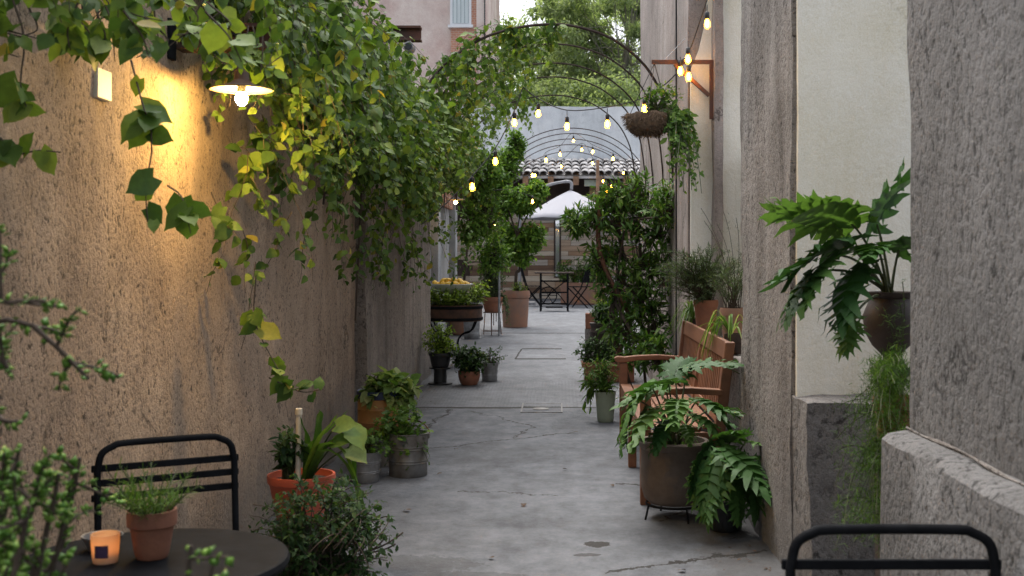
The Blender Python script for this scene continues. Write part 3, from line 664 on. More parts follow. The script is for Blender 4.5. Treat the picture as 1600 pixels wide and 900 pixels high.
# ------------------------------------------------------------------ climbing vine on the left wall
vine = thing('climbing_vine', (-1.5, 7, 0), 'dense green heart leaved vine cascading over the left wall and first hoop', 'vine')
VL = Leaves(); VS = MB()
px_x = np.array([-60, 0, 100, 200, 270, 330, 350, 380, 420, 460, 500, 540, 570, 600, 640, 670, 700, 725, 745])
px_b = np.array([20, 30, 40, 60, 75, 95, 230, 330, 330, 300, 290, 300, 320, 340, 345, 330, 285, 270, 280])
px_t = np.array([-140, -140, -140, -140, -140, -140, -140, -130, -120, -110, -90, -40, 20, 60, 100, 118, 112, 140, 190])
XO = 1.30
def vd(x): return XO * FPX / (VX - x)
vx_d = vd(px_x)
def bandz(yv, d): return CAMH - (yv - VY) * d / FPX
def strand(p0, length, lean, n, size, thick=.0025, droop=.5, out=.9):
    k = 8; q = [np.array(p0, float)]; dr = np.array(lean, float)
    for i in range(k - 1):
        dr = nrm(dr + np.array([rng.normal(0, .18), rng.normal(0, .22), -.35])); q.append(q[-1] + dr * length / (k - 1))
    q = np.array(q); q[:, 0] = np.maximum(q[:, 0], -1.50)
    if ((q[:, 1] > 3.0) & (q[:, 1] < 4.85) & (q[:, 2] > 1.7) & (q[:, 2] < 2.08)).sum() > 1: return
    VS.tube(q, np.linspace(thick, thick * .5, k), 3, cap=False)
    stem_leaves(VL, q, .02, n, size, out=out, along=.25, droop=droop, updir=(.55, -.35, .6), jit=.015, taper=.35)
def weight(d): # ever fewer strands per metre where the photo shows bare wall
    return 1.0
for i in range(1300):
    # spread evenly in the picture's x so that near and far parts carry leaves alike, weighted to the dense middle
    x = rng.uniform(360, 745) if rng.random() < .93 else rng.uniform(-60, 360)
    d = vd(x); dense = x > 470
    zt = bandz(np.interp(x, px_x, px_t), d); zb = bandz(np.interp(x, px_x, px_b), d)
    zt = min(zt, 3.45)
    u = rng.random()
    z0 = zb + (zt - zb) * (u ** (.62 if dense else .5)) + .08
    if x < 490 and rng.random() < .66: continue
    if d > 6.5: z0 = min(z0, np.interp(d, [6.5, 9, 11, 13, 18], [2.85, 2.86, 2.92, 3.15, 3.1]))
    off = rng.uniform(.05, .5) * (.55 if z0 < 1.9 or z0 > 2.6 else 1) * (1.0 if d < 12 else .7)
    ln = min(rng.uniform(.25, .8), max(.15, z0 - zb + rng.uniform(-.1, .12)))
    strand((-1.52 + off, d * (1.52 - off) / XO if x < 520 else d + rng.normal(0, .25), z0), ln, (rng.uniform(-.1, .8), rng.uniform(-.7, .3), rng.uniform(-.4, .5)), int(11 + 28 * ln), .068 * rng.uniform(.8, 1.15))
# thick mat along the wall head
for i in range(350):
    d = rng.uniform(5.0, 14.2); strand((rng.uniform(-1.6, -1.3), d, rng.uniform(2.55, 2.9)), rng.uniform(.25, .6), (rng.uniform(-.3, .6), rng.uniform(-1, .4), rng.uniform(-.1, .5)), 15, .070)
# hanging tongues that reach down past the lamp
for x, yb, n in ((425, 540, 1), (440, 470, 3), (395, 470, 3), (372, 370, 3), (470, 390, 3), (520, 380, 4), (585, 455, 8), (620, 460, 9), (655, 455, 8), (600, 440, 6), (690, 400, 4), (715, 420, 4), (735, 440, 3)):
    d = vd(x)
    for k in range(n):
        zb = bandz(yb + rng.uniform(-25, 8), d); z0 = zb + rng.uniform(.25, .75)
        strand((-1.30 + rng.uniform(-.16, .12), d + rng.normal(0, .14 + .02 * d), z0), z0 - zb, (rng.normal(0, .3), rng.normal(0, .3), -1), int(6 + 16 * (z0 - zb)), .070)
# strands on the hoops
for d in HOOP_D:
    hc = hoop_curve(d, 120)
    for i in range(170 if d < 12 else 110):
        lim = .05 if d == 10.2 else -.25
        j = int(rng.uniform(8, 70)); p = hc[j]
        if p[0] > lim - .12 * rng.random(): continue
        L0 = np.interp(p[0], [-1.4, -.7, -.3, .1], [1.1, .8, .4, .1]) * (1 if d < 11 else .7) * rng.uniform(.3, 1)
        strand(p + rng.normal(0, .05, 3) + np.array([0, rng.uniform(-.3, .5) if d > 10.3 else rng.uniform(-.05, .4), 0]), max(.12, L0), (rng.normal(0, .5), rng.normal(0, .5), rng.uniform(-.6, .5)), int(5 + 15 * L0), .078)
for x, y in ((770, 28), (790, 22), (800, 36), (740, 60), (885, 40)):   # sprigs standing up from the hoop
    p = P(x, y + 22, 10.2); strand(p, .2, (rng.normal(0, .4), 0, 1.6), 8, .07)
# separate sprigs close to the camera: every leaf its own object
near = Leaves()
def sprig(pts, n, size):
    q = spline(pts, 10); VS.tube(q, np.linspace(.003, .0015, 10), 4, cap=False)
    stem_leaves(near, q, .12, n, size, out=1.0, along=.3, droop=.5, updir=(.3, -.7, .5), jit=.008, taper=.2)
sprig([P(205, 95, 3.3), P(222, 160, 3.2), P(238, 220, 3.15), P(228, 300, 3.1), P(232, 355, 3.1)], 12, .085)
sprig([P(262, 290, 3.3), P(285, 310, 3.25), P(298, 365, 3.2)], 5, .08)
sprig([P(0, 215, 3.0), P(25, 240, 3.0), P(60, 235, 3.0), P(95, 238, 3.0)], 8, .07)
sprig([P(20, 0, 3.0), P(38, 60, 3.0), P(32, 130, 3.0), P(42, 170, 3.0)], 9, .085)
sprig([P(400, 430, 4.6), P(398, 500, 4.6), P(425, 560, 4.55), P(455, 610, 4.5)], 14, .085)
sprig([P(330, 300, 4.6), P(350, 345, 4.6), P(372, 372, 4.5)], 10, .085)
sprig([P(420, 590, 4.5), P(470, 612, 4.5), P(505, 608, 4.5)], 7, .07)
for k in range(54):
    x = rng.uniform(-30, 345); y = rng.uniform(-30, 70); d = rng.uniform(2.9, 3.9)
    sprig([P(x, y - 40, d), P(x + rng.uniform(-30, 40), y, d), P(x + rng.uniform(-50, 60), y + rng.uniform(10, 45), d)], 6, rng.uniform(.055, .085))
for k in range(9):                       # leaves crowding over the lamp's thin shade
    x = rng.uniform(300, 450); sprig([P(x, 40, 4.3), P(x + rng.uniform(-25, 25), 80, 4.25), P(x + rng.uniform(-40, 40), rng.uniform(95, 122), 4.2)], 7, .065)
p, d_, u, s_ = near.cat()
leaf_objects('leaf', LEAF_FINE, 'heart', p[:295], d_[:295], u[:295], s_[:295], 'leaf_vine', vine)
VL.add(p[295:], d_[295:], u[295:], s_[295:])
p, d_, u, s_ = VL.cat()
free = ~((p[:, 0] < -1.0) & (p[:, 1] > 3.0) & (p[:, 1] < 4.8) & (p[:, 2] > 1.72) & (p[:, 2] < 2.065))
qx = VX + FPX * p[:, 0] / p[:, 1]; qy = VY - FPX * (p[:, 2] - CAMH) / p[:, 1]
free &= ~((p[:, 1] < 15.2) & (abs(qx - 713) < 24) & (abs(qy - 318) < 20))   # and the second lamp too
#   # the lamp hangs in a gap of the vine
leaf_mesh('foliage', LEAF_HEART, VL, 'leaf_vine', vine, 'stuff', keep=free)
for q in range(14):    # woody runners
    d0 = rng.uniform(7, 13); VS.tube(spline([(-1.5, d0, rng.uniform(.9, 2.4)), (-1.47, d0 + .3, 2.6), (-1.4, d0 + .2, 3.0), (-1.5, d0 + 1.2, 3.1)], 14), .008, 5)
VS.build('stems', 'bark', vine)['kind'] = 'stuff'

# ------------------------------------------------------------------ beams, lamps, camera, plate on the left wall
b1 = MB().box((-1.6, 7.95, 2.90), (-.95, 8.05, 2.915)).box((-1.6, 7.95, 2.985), (-.95, 8.05, 3.0)).box((-1.6, 7.993, 2.914), (-.95, 8.007, 2.986)).build('steel_beam', 'steel_brown')
tag(b1, 'rusty steel beam end jutting from the left wall above the camera', 'beam')
b2 = MB().box((-1.6, 4.62, 2.24), (-1.12, 4.74, 2.255)).box((-1.6, 4.62, 2.325), (-1.12, 4.74, 2.34)).box((-1.6, 4.673, 2.254), (-1.12, 4.687, 2.326)).build('steel_beam', 'steel_brown')
tag(b2, 'brown steel beam under the vine above the nearest wall lamp', 'beam')
sc_ = thing('security_camera', (-1.02, 7.98, 2.9), 'dark round security camera hung under the rusty beam end', 'camera')
c0 = P(640, 75, 7.98)
MB().lathe([(.035, 0), (.035, .012), (.012, .016), (.012, .05)], (c0[0], 7.98, 2.9 - .05), 14, capt=True).build('mount', 'white_enamel', sc_, smooth=True)
mb = MB(); mb.lathe([(.0, -.06), (.03, -.058), (.037, -.04), (.037, .05), (.03, .06), (0, .061)], (0, 0, 0), 18, capb=False); v = mb.v[0]; mb.v[0] = np.stack([v[:, 0] + c0[0], v[:, 2] + 7.97, v[:, 1] + c0[2]], 1)
mb.build('body', 'grey_paint', sc_, smooth=True)
mb = MB(); mb.lathe([(.0, -.066), (.022, -.066), (.026, -.06), (.026, -.04)], (0, 0, 0), 18, capb=False); v = mb.v[0]; mb.v[0] = np.stack([v[:, 0] + c0[0], v[:, 2] + 7.97, v[:, 1] + c0[2]], 1)
mb.build('lens', 'black_plastic', sc_, smooth=True)
def wall_lamp(c, label, bulbmat, wallx):
    t = thing('wall_lamp', c, label, 'lamp', 'brown enamel lamps on the left wall'); c = np.array(c, float)
    MB().lathe([(.122, 0), (.121, .005), (.09, .013), (.05, .022), (.03, .04), (.026, .10), (0, .105)], c, 32, capb=False).build('shade', 'lamp_brown', t, smooth=True)
    MB().lathe([(.118, .002), (.086, .009), (.048, .017), (0, .02)], c, 32, capb=False).build('shade_lining', 'lamp_white', t, smooth=True)
    MB().lathe([(.016, -.01), (.018, .06)], c, 14, capt=True).build('socket', 'black_plastic', t, smooth=True)
    MB().lathe([(0, -.062), (.012, -.059), (.022, -.046), (.025, -.034), (.021, -.020), (.014, -.008)], c, 16, capb=False).build('bulb', bulbmat, t, smooth=True)
    MB().tube(spline([c + (0, 0, .12), c + (0, 0, .19), c + (-.05, 0, .22), (wallx, c[1], c[2] + .2)], 16), .009, 6).build('arm', 'iron', t, smooth=True)
    MB().box((wallx - .03, c[1] - .035, c[2] + .12), (wallx + .012, c[1] + .035, c[2] + .28)).build('wall_plate', 'iron', t, bevel=.004)
    return t
wall_lamp((-1.25, 4.55, 2.06), 'nearest lit wall lamp glowing yellow among the vine leaves', 'bulb_on', -1.53)
wall_lamp((-1.35, 15.2, 2.16), 'small distant lit wall lamp beyond the vine above the lemon bowl', 'bulb_far', -1.63)
tag(MB().box((-1.56, 3.81, 1.93), (-1.522, 3.93, 2.03)).build('wall_plate_tile', 'plaque', bevel=.003), 'small cream plate fixed to the left wall near the lamp', 'plate')

# ------------------------------------------------------------------ string lights
def bulb_meshes():
    s = MB().lathe([(.010, -.055), (.017, -.052), (.017, -.01), (.009, 0)], (0, 0, 0), 10, capt=True)
    g = MB().lathe([(0, -.128), (.012, -.125), (.021, -.112), (.0245, -.095), (.021, -.076), (.014, -.058), (.012, -.05)], (0, 0, 0), 12, capb=False)
    fi = MB().lathe([(0, -.114), (.008, -.108), (.0105, -.095), (.007, -.078), (.003, -.06)], (0, 0, 0), 8)
    out = []
    for m_, nm, mt in ((s, 'bulb_holder', 'black_plastic'), (g, 'bulb', 'bulb_glass'), (fi, 'filament', 'bulb')):
        me = bpy.data.meshes.new(nm); me.from_pydata(m_.v[0].tolist(), [], m_.f); me.polygons.foreach_set('use_smooth', [True] * len(me.polygons)); me.materials.append(M[mt]); out.append(me)
    return out
HM, GM, FM = bulb_meshes()
def light_string(label, wire, bulbs, r=.005, drop=.05, sc1=1.0):
    """wire through 3D points (with sag already in them); bulbs at 3D points just under the wire"""
    t = thing('string_light', wire[0], label, 'string light', 'festoon strings of warm bulbs')
    MB().tube(spline(wire, max(24, 10 * len(wire))), r, 5).build('wire', 'wire', t, smooth=True)
    for b in bulbs:
        h = link(HM, 'bulb_holder', None, t, b); h.scale = (sc1,) * 3
        MB().tube([np.array(b) + (0, 0, drop), np.array(b) - (0, 0, .005)], .003, 4).build('lead', 'wire', t)
        g = bpy.data.objects.new('bulb', GM); col.objects.link(g); g.parent = h
        g = bpy.data.objects.new('filament', FM); col.objects.link(g); g.parent = h
    return t
def bl(x, y, d): return P(x, y, d)        # top of the bulb holder in the photo
w1 = [P(1118, -40, 8.2), P(1098, 20, 8.4), P(1076, 82, 8.8), P(1050, 122, 9.2), P(1006, 152, 9.6), P(950, 167, 10), P(886, 172, 10.2), P(841, 154, 10.3), P(817, 136, 10.3)]
light_string('festoon string sagging across the alley from the bracket to the vine', w1,
             [bl(1105, 18, 8.4), bl(1075, 74, 8.7), bl(1007, 153, 9.6), bl(949, 178, 10), bl(886, 182, 10.2), bl(841, 162, 10.3)])
w2 = [P(817, 136, 10.3), P(804, 172, 10.2), P(776, 228, 10.0), P(738, 275, 9.8), P(700, 315, 9.6), P(660, 350, 9.4)]
light_string('festoon string running down into the vine on the left', w2, [bl(804, 176, 10.2), bl(774, 236, 10.0), bl(738, 276, 9.8)], drop=.03)
w3 = [P(1066, 92, 9.0), P(1040, 99, 8.98), P(1076, 100, 8.9)]
light_string('pair of warm bulbs hanging under the iron bracket arm', [P(1072, 90, 8.86), P(1066, 94, 8.86), P(1074, 98, 8.84)], [bl(1063, 93, 8.86), bl(1076, 102, 8.84)], drop=.02)
w4 = [P(760, 262, 18), P(836, 258, 19), P(853, 238, 19.5), P(875, 228, 20), P(896, 208, 20.5), P(926, 226, 20), P(958, 240, 19.5), P(1010, 262, 19)]
light_string('nearer festoon string peaking over the far court', w4, [bl(832, 266, 19), bl(853, 242, 19.5), bl(875, 233, 20), bl(896, 212, 20.5), bl(926, 229, 20), bl(958, 240, 19.5)], .005, .04)
w5 = [P(800, 288, 22), P(834, 268, 22.5), P(877, 250, 23), P(909, 224, 23), P(926, 246, 22.5), P(945, 270, 22), P(985, 290, 21.5)]
light_string('farther festoon string under the tiled eave', w5, [bl(836, 267, 22.5), bl(877, 253, 23), bl(909, 227, 23), bl(926, 248, 22.5)], .005, .03)
w6 = [P(925, 262, 26), P(942, 276, 26), P(948, 288, 26), P(956, 284, 26), P(975, 262, 26), P(1000, 250, 26)]
light_string('small festoon string glowing above the right hand tree', w6, [bl(942, 277, 26), bl(948, 291, 26), bl(955, 285, 26), bl(974, 264, 26)], .005, .02)
w7 = [P(760, 300, 18), P(790, 296, 18), P(826, 305, 18), P(856, 318, 18)]
light_string('short festoon string tucked in the left tree crown', w7, [bl(832, 306, 18), bl(774, 342, 17.5)], .004, .02)
tag(MB().tube([P(934, 470, 24.5), P(934, 250, 24.5)], .035, 8).build('light_pole', 'rafter', None, smooth=True), 'slim wooden pole holding lights beside the umbrella', 'pole')

br = thing('iron_bracket', P(1116, 140, 8.9), 'triangular iron wall bracket carrying bulbs high on the right', 'bracket')
za = P(0, 97, 8.9)[2]; xa = P(1018, 0, 8.9)[0]
MB().box((xa, 8.885, za - .015), (1.198, 8.915, za + .015)).build('arm', 'steel_brown', br)
MB().box((1.17, 8.884, za - .44), (1.197, 8.916, za - .016)).build('upright', 'steel_brown', br)
MB().bar((.90, 8.9, za - .017), (1.168, 8.9, za - .26), .028, .028, (0, 1, 0)).build('brace', 'steel_brown', br)
MB().tube([(xa + .1, 8.9, za + .017), (.98, 8.9, za + .18)], .003, 4).build('tie_wire', 'zinc', br)

# ------------------------------------------------------------------ hanging basket
hb = thing('hanging_basket', P(1013, 193, 8.9), 'shaggy brown coir hanging basket with trailing vine high on the right', 'basket')
c = P(1013, 178, 8.9)
mb = MB().lathe([(0, -.165), (.08, -.16), (.14, -.13), (.17, -.08), (.182, -.02), (.178, .0), (.15, -.005), (0, -.02)], c, 40, capb=False, wob=.03)
mb.v[0] += np.stack([fbm(mb.v[0] * 18 + q * 3, 300 + q) for q in range(3)], 1) * .012; mb.build('coir_liner', 'coir', hb, smooth=True)
FL = Leaves(); n = 1500; th = rng.uniform(0, 2 * math.pi, n); ph = rng.uniform(0, 1.35, n); rr = .178
pp = c + np.stack([rr * np.cos(th) * np.cos(ph), rr * np.sin(th) * np.cos(ph), -.165 * np.sin(ph)], 1)
FL.add(pp, np.stack([np.cos(th) + rng.normal(0, .6, n), np.sin(th) + rng.normal(0, .6, n), -.6 + rng.normal(0, .5, n)], 1), rng.normal(size=(n, 3)), rng.uniform(.025, .06, n))
leaf_mesh('coir_fibres', LEAF_NEEDLE, FL, 'coir', hb, 'stuff')
mb = MB()
for q in range(3):
    a = q * 2.1 + .4; mb.tube([c + (.175 * math.cos(a), .175 * math.sin(a), 0), (.745, 8.9, 2.9)], .003, 4)
mb.build('hanging_wires', 'wire', hb)
BL_ = Leaves(); BS = MB()
bush(BL_, BS, c + (.05, 0, -.03), c + (.12, 0, .12), (.18, .15, .14), 45, 10, .05, t0=.3)
for q in range(36):
    s0 = c + (rng.uniform(.06, .16), rng.uniform(-.12, .1), 0); tip = P(rng.uniform(1045, 1098), rng.uniform(215, 305), rng.uniform(8.5, 8.8))
    path = bez(s0, s0 + (rng.uniform(.05, .25), 0, .12), tip, 10); BS.tube(path, .003, 3, cap=False); stem_leaves(BL_, path, .25, 18, .068, out=.9, along=.3, droop=.5, updir=(-.3, -.7, .5))
leaf_mesh('foliage', LEAF_OVAL, BL_, 'leaf_mid', hb, 'stuff'); BS.build('stems', 'stem', hb)

# ------------------------------------------------------------------ pots and plants
def pot_round(t, c, rt, rb, h, mat, rim=.02, rimh=.04, name='pot', soil=True, n=30, belly=0, wob=0):
    """tapered pot with a real wall thickness and a rim band; c = centre of its foot"""
    w_ = max(.006, rt * .07); mid = [(rb + (rt - rb) * q + belly * math.sin(math.pi * q), h * q) for q in (.0, .15, .3, .45, .6, .75)]
    prof = [(0, 0), (rb * .92, 0)] + [(r_, z + (.006 if z == 0 else 0)) for r_, z in mid]
    prof += [(rt - rim * .35, h - rimh), (rt, h - rimh + .002), (rt + rim * .2, h - rimh * .4), (rt, h), (rt - w_, h), (rt - w_ * 1.3, h - rimh), (rt - w_ * 1.6, h * .8)]
    o = MB().lathe(prof, c, n, capb=False, wob=wob).build(name, mat, t, smooth=True)
    if soil: MB().lathe([(rt - w_ * 1.5, h * .86), (rt * .5, h * .88), (0, h * .89)], c, n, capb=False).build('soil', 'soil', t, smooth=True)
    return o
def foliage(t, L, S, T, mat, stem='stem', name='foliage'):
    if S is not None and S.n: S.build('stems', stem, t)['kind'] = 'stuff'
    return leaf_mesh(name, T, L, mat, t, 'stuff')
A = lambda *v: np.array(v, float)

# philodendron leaf: deep lobes off a curving midrib, one object per leaf with its stalk
def phil_leaf(t, root, base, dirv, L, mat='leaf_phil', roll=0, droop=.5, lobes=7, wide=.55):
    root = A(*root); base = A(*base); d = nrm(A(*dirv)); up = A(0, 0, 1); y = nrm(np.cross(up, d)); z = np.cross(d, y)
    c_, s_ = math.cos(roll), math.sin(roll); y, z = c_ * y + s_ * z, -s_ * y + c_ * z
    V = []; Fc = []
    def mid(q): return np.array([q * L, 0, -droop * L * q * q + .12 * L * q])
    K = 13; qs = np.linspace(-.12, 1, K)
    for q in qs:
        wv = .36 * L * wide * max(.10, math.sin(min(1, max(0, q + .14)) * math.pi * .93) ** .7) * 1.3; m = mid(q)
        V += [m + (0, wv, .025 * L), m, m + (0, -wv, .025 * L)]
    for i in range(K - 1):
        a = i * 3; Fc += [(a + 1, a + 4, a + 3, a), (a + 2, a + 5, a + 4, a + 1)]
    for sgn in (1, -1):
        for i in range(lobes):
            q = -.08 + .98 * (i + .5) / lobes; m = mid(max(-.1, q)); ang = R(118 - 92 * (i / (lobes - 1)) + rng.uniform(-6, 6)); ll = L * wide * (.42 + .62 * math.sin(math.pi * min(1, (.22 + .72 * (i + .3) / lobes)))) * rng.uniform(.78, 1.12) * .86
            dr = np.array([math.cos(ang), sgn * math.sin(ang), 0]); pr = np.array([-dr[1], dr[0], 0]) * sgn; b = len(V); hw = L * .072 * wide / .55
            for s_i, (f_, wd) in enumerate(((.05, 1.05), (.38, 1.0), (.66, .82), (.88, .42), (1.06, .0))):
                p_ = m + dr * ll * f_ + np.array([.10 * L * f_ * f_, 0, .03 * L - .22 * ll * f_ * f_ + rng.normal(0, .016) * L * f_ * 2])
                if wd: V += [p_ + pr * hw * wd, p_ - pr * hw * wd + np.array([0, 0, .006])]
                else: V += [p_]
            for s_i in range(3):
                a = b + 2 * s_i; Fc.append((a, a + 1, a + 3, a + 2) if sgn > 0 else (a + 2, a + 3, a + 1, a))
            Fc.append((b + 6, b + 7, b + 8) if sgn > 0 else (b + 8, b + 7, b + 6))
            for side in (1, -1):              # side teeth make each lobe ragged
                f0 = rng.uniform(.42, .6); p0 = m + dr * ll * f0 + np.array([.10 * L * f0 * f0, 0, .03 * L - .22 * ll * f0 * f0]); tip = p0 + dr * ll * rng.uniform(.16, .32) + pr * side * hw * rng.uniform(1.5, 2.3) + np.array([0, 0, rng.normal(-.01, .01) * L])
                b2 = len(V); V += [p0 - dr * ll * .14 + pr * side * hw * .6, p0 + dr * ll * .14 + pr * side * hw * .5, tip]; Fc.append((b2, b2 + 1, b2 + 2))
    V = np.array(V); W = base + V[:, :1] * d + V[:, 1:2] * y + V[:, 2:] * z
    me = bpy.data.meshes.new('leaf'); me.from_pydata((W - wloc(t)).tolist(), [], Fc); me.polygons.foreach_set('use_smooth', [True] * len(Fc))
    o = link(me, 'leaf', mat, t)
    MB().tube(bez(root, (root + base) / 2 + A(0, 0, .25) * np.linalg.norm(base - root), base, 8), np.linspace(.007, .004, 8), 5).build('stalk', 'stem', o, smooth=True)
    return o

# --- left foreground: jade plant
jd = thing('jade_plant', (-1.05, 1.75, 0), 'bright green small leaved jade shrub at the left edge in the foreground', 'plant')
pot_round(jd, (-1.05, 1.75, 0), .2, .14, .36, 'terra')
JL = Leaves(); JS = MB()
def jade_branch(pts, twigs, per=9, sz=.0185, r=.007):
    q = spline(pts, 14); JS.tube(q, np.linspace(r, r * .4, 14), 6)
    stem_leaves(JL, q, .25, per * 3, sz, out=1, along=.5, droop=-.15, jit=.002, taper=.2)
    for _ in range(twigs):
        i = rng.integers(3, 13); b = q[i]; v = nrm(rng.normal(size=3) + A(.2, 0, .55)); e = b + v * rng.uniform(.05, .11)
        tw = bez(b, (b + e) / 2 + rng.normal(0, .012, 3), e, 6); JS.tube(tw, np.linspace(.003, .0018, 6), 5, cap=False)
        stem_leaves(JL, tw, .1, per + 8, sz, out=1, along=.55, droop=-.15, jit=.002, taper=.2)
root = A(-1.05, 1.75, .34)
def jb(*px, tw=7, d=1.75, r=.007): jade_branch([root, A(-1.02, 1.75, .7)] + [P(x, y, dd) for x, y, dd in px], tw, r=r)
jb((-40, 560, 1.8), (30, 505, 1.8), (75, 530, 1.8), (138, 592, 1.8), tw=7)
jb((-30, 520, 1.7), (10, 475, 1.7), (70, 470, 1.7), tw=7)
jb((-40, 620, 1.8), (-5, 560, 1.7), (20, 590, 1.7), tw=6)
jb((-50, 620, 1.9), (0, 655, 1.8), (35, 660, 1.8), tw=4)
jb((-60, 520, 1.8), (-20, 450, 1.8), (4, 408, 1.8), tw=3)
for x, y in ((20, 740), (60, 745), (92, 740), (125, 715), (45, 790), (105, 785), (10, 830), (70, 840), (30, 700), (5, 770)):
    dd = rng.uniform(1.55, 1.9); jb((x - 60, y + 190, dd), (x - 15, y + 70, dd), (x, y, dd), tw=9)
for x, y in ((298, 852), (332, 882)):
    jade_branch([root + (.1, -.2, .0), P(x - 140, 1100, 1.5), P(x - 20, 950, 1.5), P(x, y, 1.5)], 2, 4)
foliage(jd, JL, JS, LEAF_JADE, 'leaf_jade', 'bark')

# --- bistro table, chairs, things on the table
tb = thing('bistro_table', (-.914, 2.59, 0), 'round black metal bistro table at the bottom left', 'table')
MB().lathe([(0, .695), (.285, .695), (.30, .70), (.304, .71), (.300, .72), (.292, .722), (.28, .719), (0, .719)], (-.914, 2.59, 0), 64, capb=False).build('table_top', 'iron', tb, smooth=True)
for a in (45, 135, 225, 315):
    ca, sa = math.cos(R(a)), math.sin(R(a))
    MB().tube([(-.914 + .2 * ca, 2.59 + .2 * sa, .694), (-.914 + .02 * ca, 2.59 + .02 * sa, .38), (-.914 + .24 * ca, 2.59 + .24 * sa, .0)], .011, 8).build('leg', 'iron', tb, smooth=True)
def bistro_chair(a, b, seat_dir, label, ztop):
    """a, b: feet of the two back posts on the floor plane; seat_dir: where the seat lies"""
    a = A(*a); b = A(*b); t = thing('bistro_chair', ((a + b) / 2), label, 'chair', 'black metal bistro chairs'); s = nrm(A(*seat_dir)); x = nrm(b - a); Wd = np.linalg.norm(b - a); U = A(0, 0, 1)
    L_ = lambda u, z, q=0: a + x * u + U * z + s * q
    top = [L_(0, .0, .10), L_(0, .45, .03), L_(0, ztop - .08, 0), L_(.012, ztop - .03, 0), L_(.045, ztop - .008, 0), L_(.09, ztop, 0), L_(Wd - .09, ztop, 0), L_(Wd - .045, ztop - .008, 0), L_(Wd - .012, ztop - .03, 0), L_(Wd, ztop - .08, 0), L_(Wd, .45, .03), L_(Wd, 0, .10)]
    pts = [top[0], top[1]] + list(spline(top[2:10], 30)) + [top[10], top[11]]
    MB().tube(pts, .0105, 10).build('back_frame', 'iron', t, smooth=True)
    for z in (ztop - .075, ztop - .12, ztop - .165):
        MB().bar(L_(-.016, z, -.012), L_(Wd + .016, z, -.012), .012, .021).build('back_slat', 'iron', t, bevel=.003)
    for q in range(7):
        MB().bar(L_(.0, .45, .04 + q * .055), L_(Wd, .45, .04 + q * .055), .042, .008).build('seat_slat', 'iron', t, bevel=.002)
    for u in (.02, Wd - .02):
        MB().tube([L_(u, .44, .39), L_(u, .22, .2), L_(u, 0, -.06)], .0095, 8).build('leg', 'iron', t, smooth=True)
    return t
bistro_chair((-1.40, 3.50, 0), (-1.04, 3.70, 0), (.45, -.85, 0), 'black slatted bistro chair behind the round table by the tan wall', .83)
bistro_chair((.478, 2.37, 0), (.90, 2.37, 0), (0, -1, 0), 'black bistro chair at the bottom right, only its back showing', .84)
rp = thing('potted_rosemary', (-.92, 2.61, .7205), 'small terracotta pot of rosemary on the round black table', 'potted plant')
pot_round(rp, (-.92, 2.61, .7205), .054, .036, .108, 'terra', .006, .036)
NL = Leaves(); NS = MB()
for q in range(46):
    a = rng.uniform(0, 2 * math.pi); r_ = rng.uniform(.01, .036); b0 = A(-.92 + r_ * math.cos(a), 2.61 + r_ * math.sin(a), .81); ll = rng.uniform(.05, .125)
    e = b0 + A(math.cos(a) * ll * rng.uniform(.3, 1.1), math.sin(a) * ll * .8, ll * rng.uniform(.45, 1)); path = bez(b0, (b0 + e) / 2 + (0, 0, .015), e, 7)
    NS.tube(path, .0012, 3, cap=False); stem_leaves(NL, path, .1, 26, .026, out=.8, along=.7, droop=-.1, jit=.001, taper=.2)
foliage(rp, NL, NS, LEAF_NEEDLE, 'leaf_mid')
cn = thing('candle_holder', (-1.01, 2.57, .7205), 'glowing amber glass candle holder with dark square sticker on the table', 'candle')
cc = A(-1.01, 2.57, .7205)
MB().lathe([(0, .003), (.022, .003), (.026, 0), (.029, .02), (.0305, .045), (.031, .064), (.0285, .064), (.028, .045), (.0265, .02), (0, .008)], cc, 28, capb=False).build('glass', 'candle_glass', cn, smooth=True)
MB().lathe([(.02, .009), (.02, .022), (0, .022)], cc, 16).build('wax', 'white_enamel', cn, smooth=True)
MB().lathe([(0, .026), (.004, .032), (.0045, .037), (0, .052)], cc, 8, capb=False).build('flame', 'flame', cn, smooth=True)
th = np.linspace(R(-112), R(-58), 7); v = [(cc[0] + .0318 * math.cos(q) , cc[1] + .0318 * math.sin(q), cc[2] + z) for z in (.015, .043) for q in th]
MB().add(v, [(i, i + 1, 8 + i, 7 + i) for i in range(6)]).build('sticker', 'purple', cn)
gl = thing('ashtray', (-1.06, 2.68, .7205), 'small dark round dish behind the candle on the table', 'dish')
MB().lathe([(0, 0), (.03, 0), (.045, .03), (.047, .034), (.043, .033), (.03, .006), (0, .005)], (-1.06, 2.68, .7205), 24, capb=False).build('bowl', 'zinc_dull', gl, smooth=True)

# --- bushy plant beside the table
bp = thing('bushy_plant', (-.9, 4.35, 0), 'dark green small leaved bush spreading beside the round table', 'plant')
pot_round(bp, (-.92, 4.3, 0), .17, .12, .24, 'terra')
L = Leaves(); S = MB()
bush(L, S, (-.92, 4.3, .2), (-.90, 4.3, .35), (.30, .30, .26), 150, 24, .034, r0=.003, t0=.15, zmin=.08, spread=.08)
for q in range(40):
    a = rng.uniform(-.3, 1); b0 = A(-.80 + rng.normal(0, .06), 4.25 + rng.normal(0, .1), .36); e = P(rng.uniform(520, 600), rng.uniform(780, 890), 4.3 + rng.uniform(-.2, .2)); path = bez(b0, b0 + (.1, 0, .12), e, 8); S.tube(path, .002, 3, cap=False); stem_leaves(L, path, .3, 14, .032)
for e in ((630, 832), (618, 850), (600, 842)):
    e = P(*e, 4.3); b0 = A(-.72, 4.3, .3); path = bez(b0, (b0 + e) / 2 - (0, 0, .02), e, 8); S.tube(path, .003, 4); stem_leaves(L, path, .5, 9, .035)
foliage(bp, L, S, LEAF_OVAL, 'leaf_dark', 'bark')

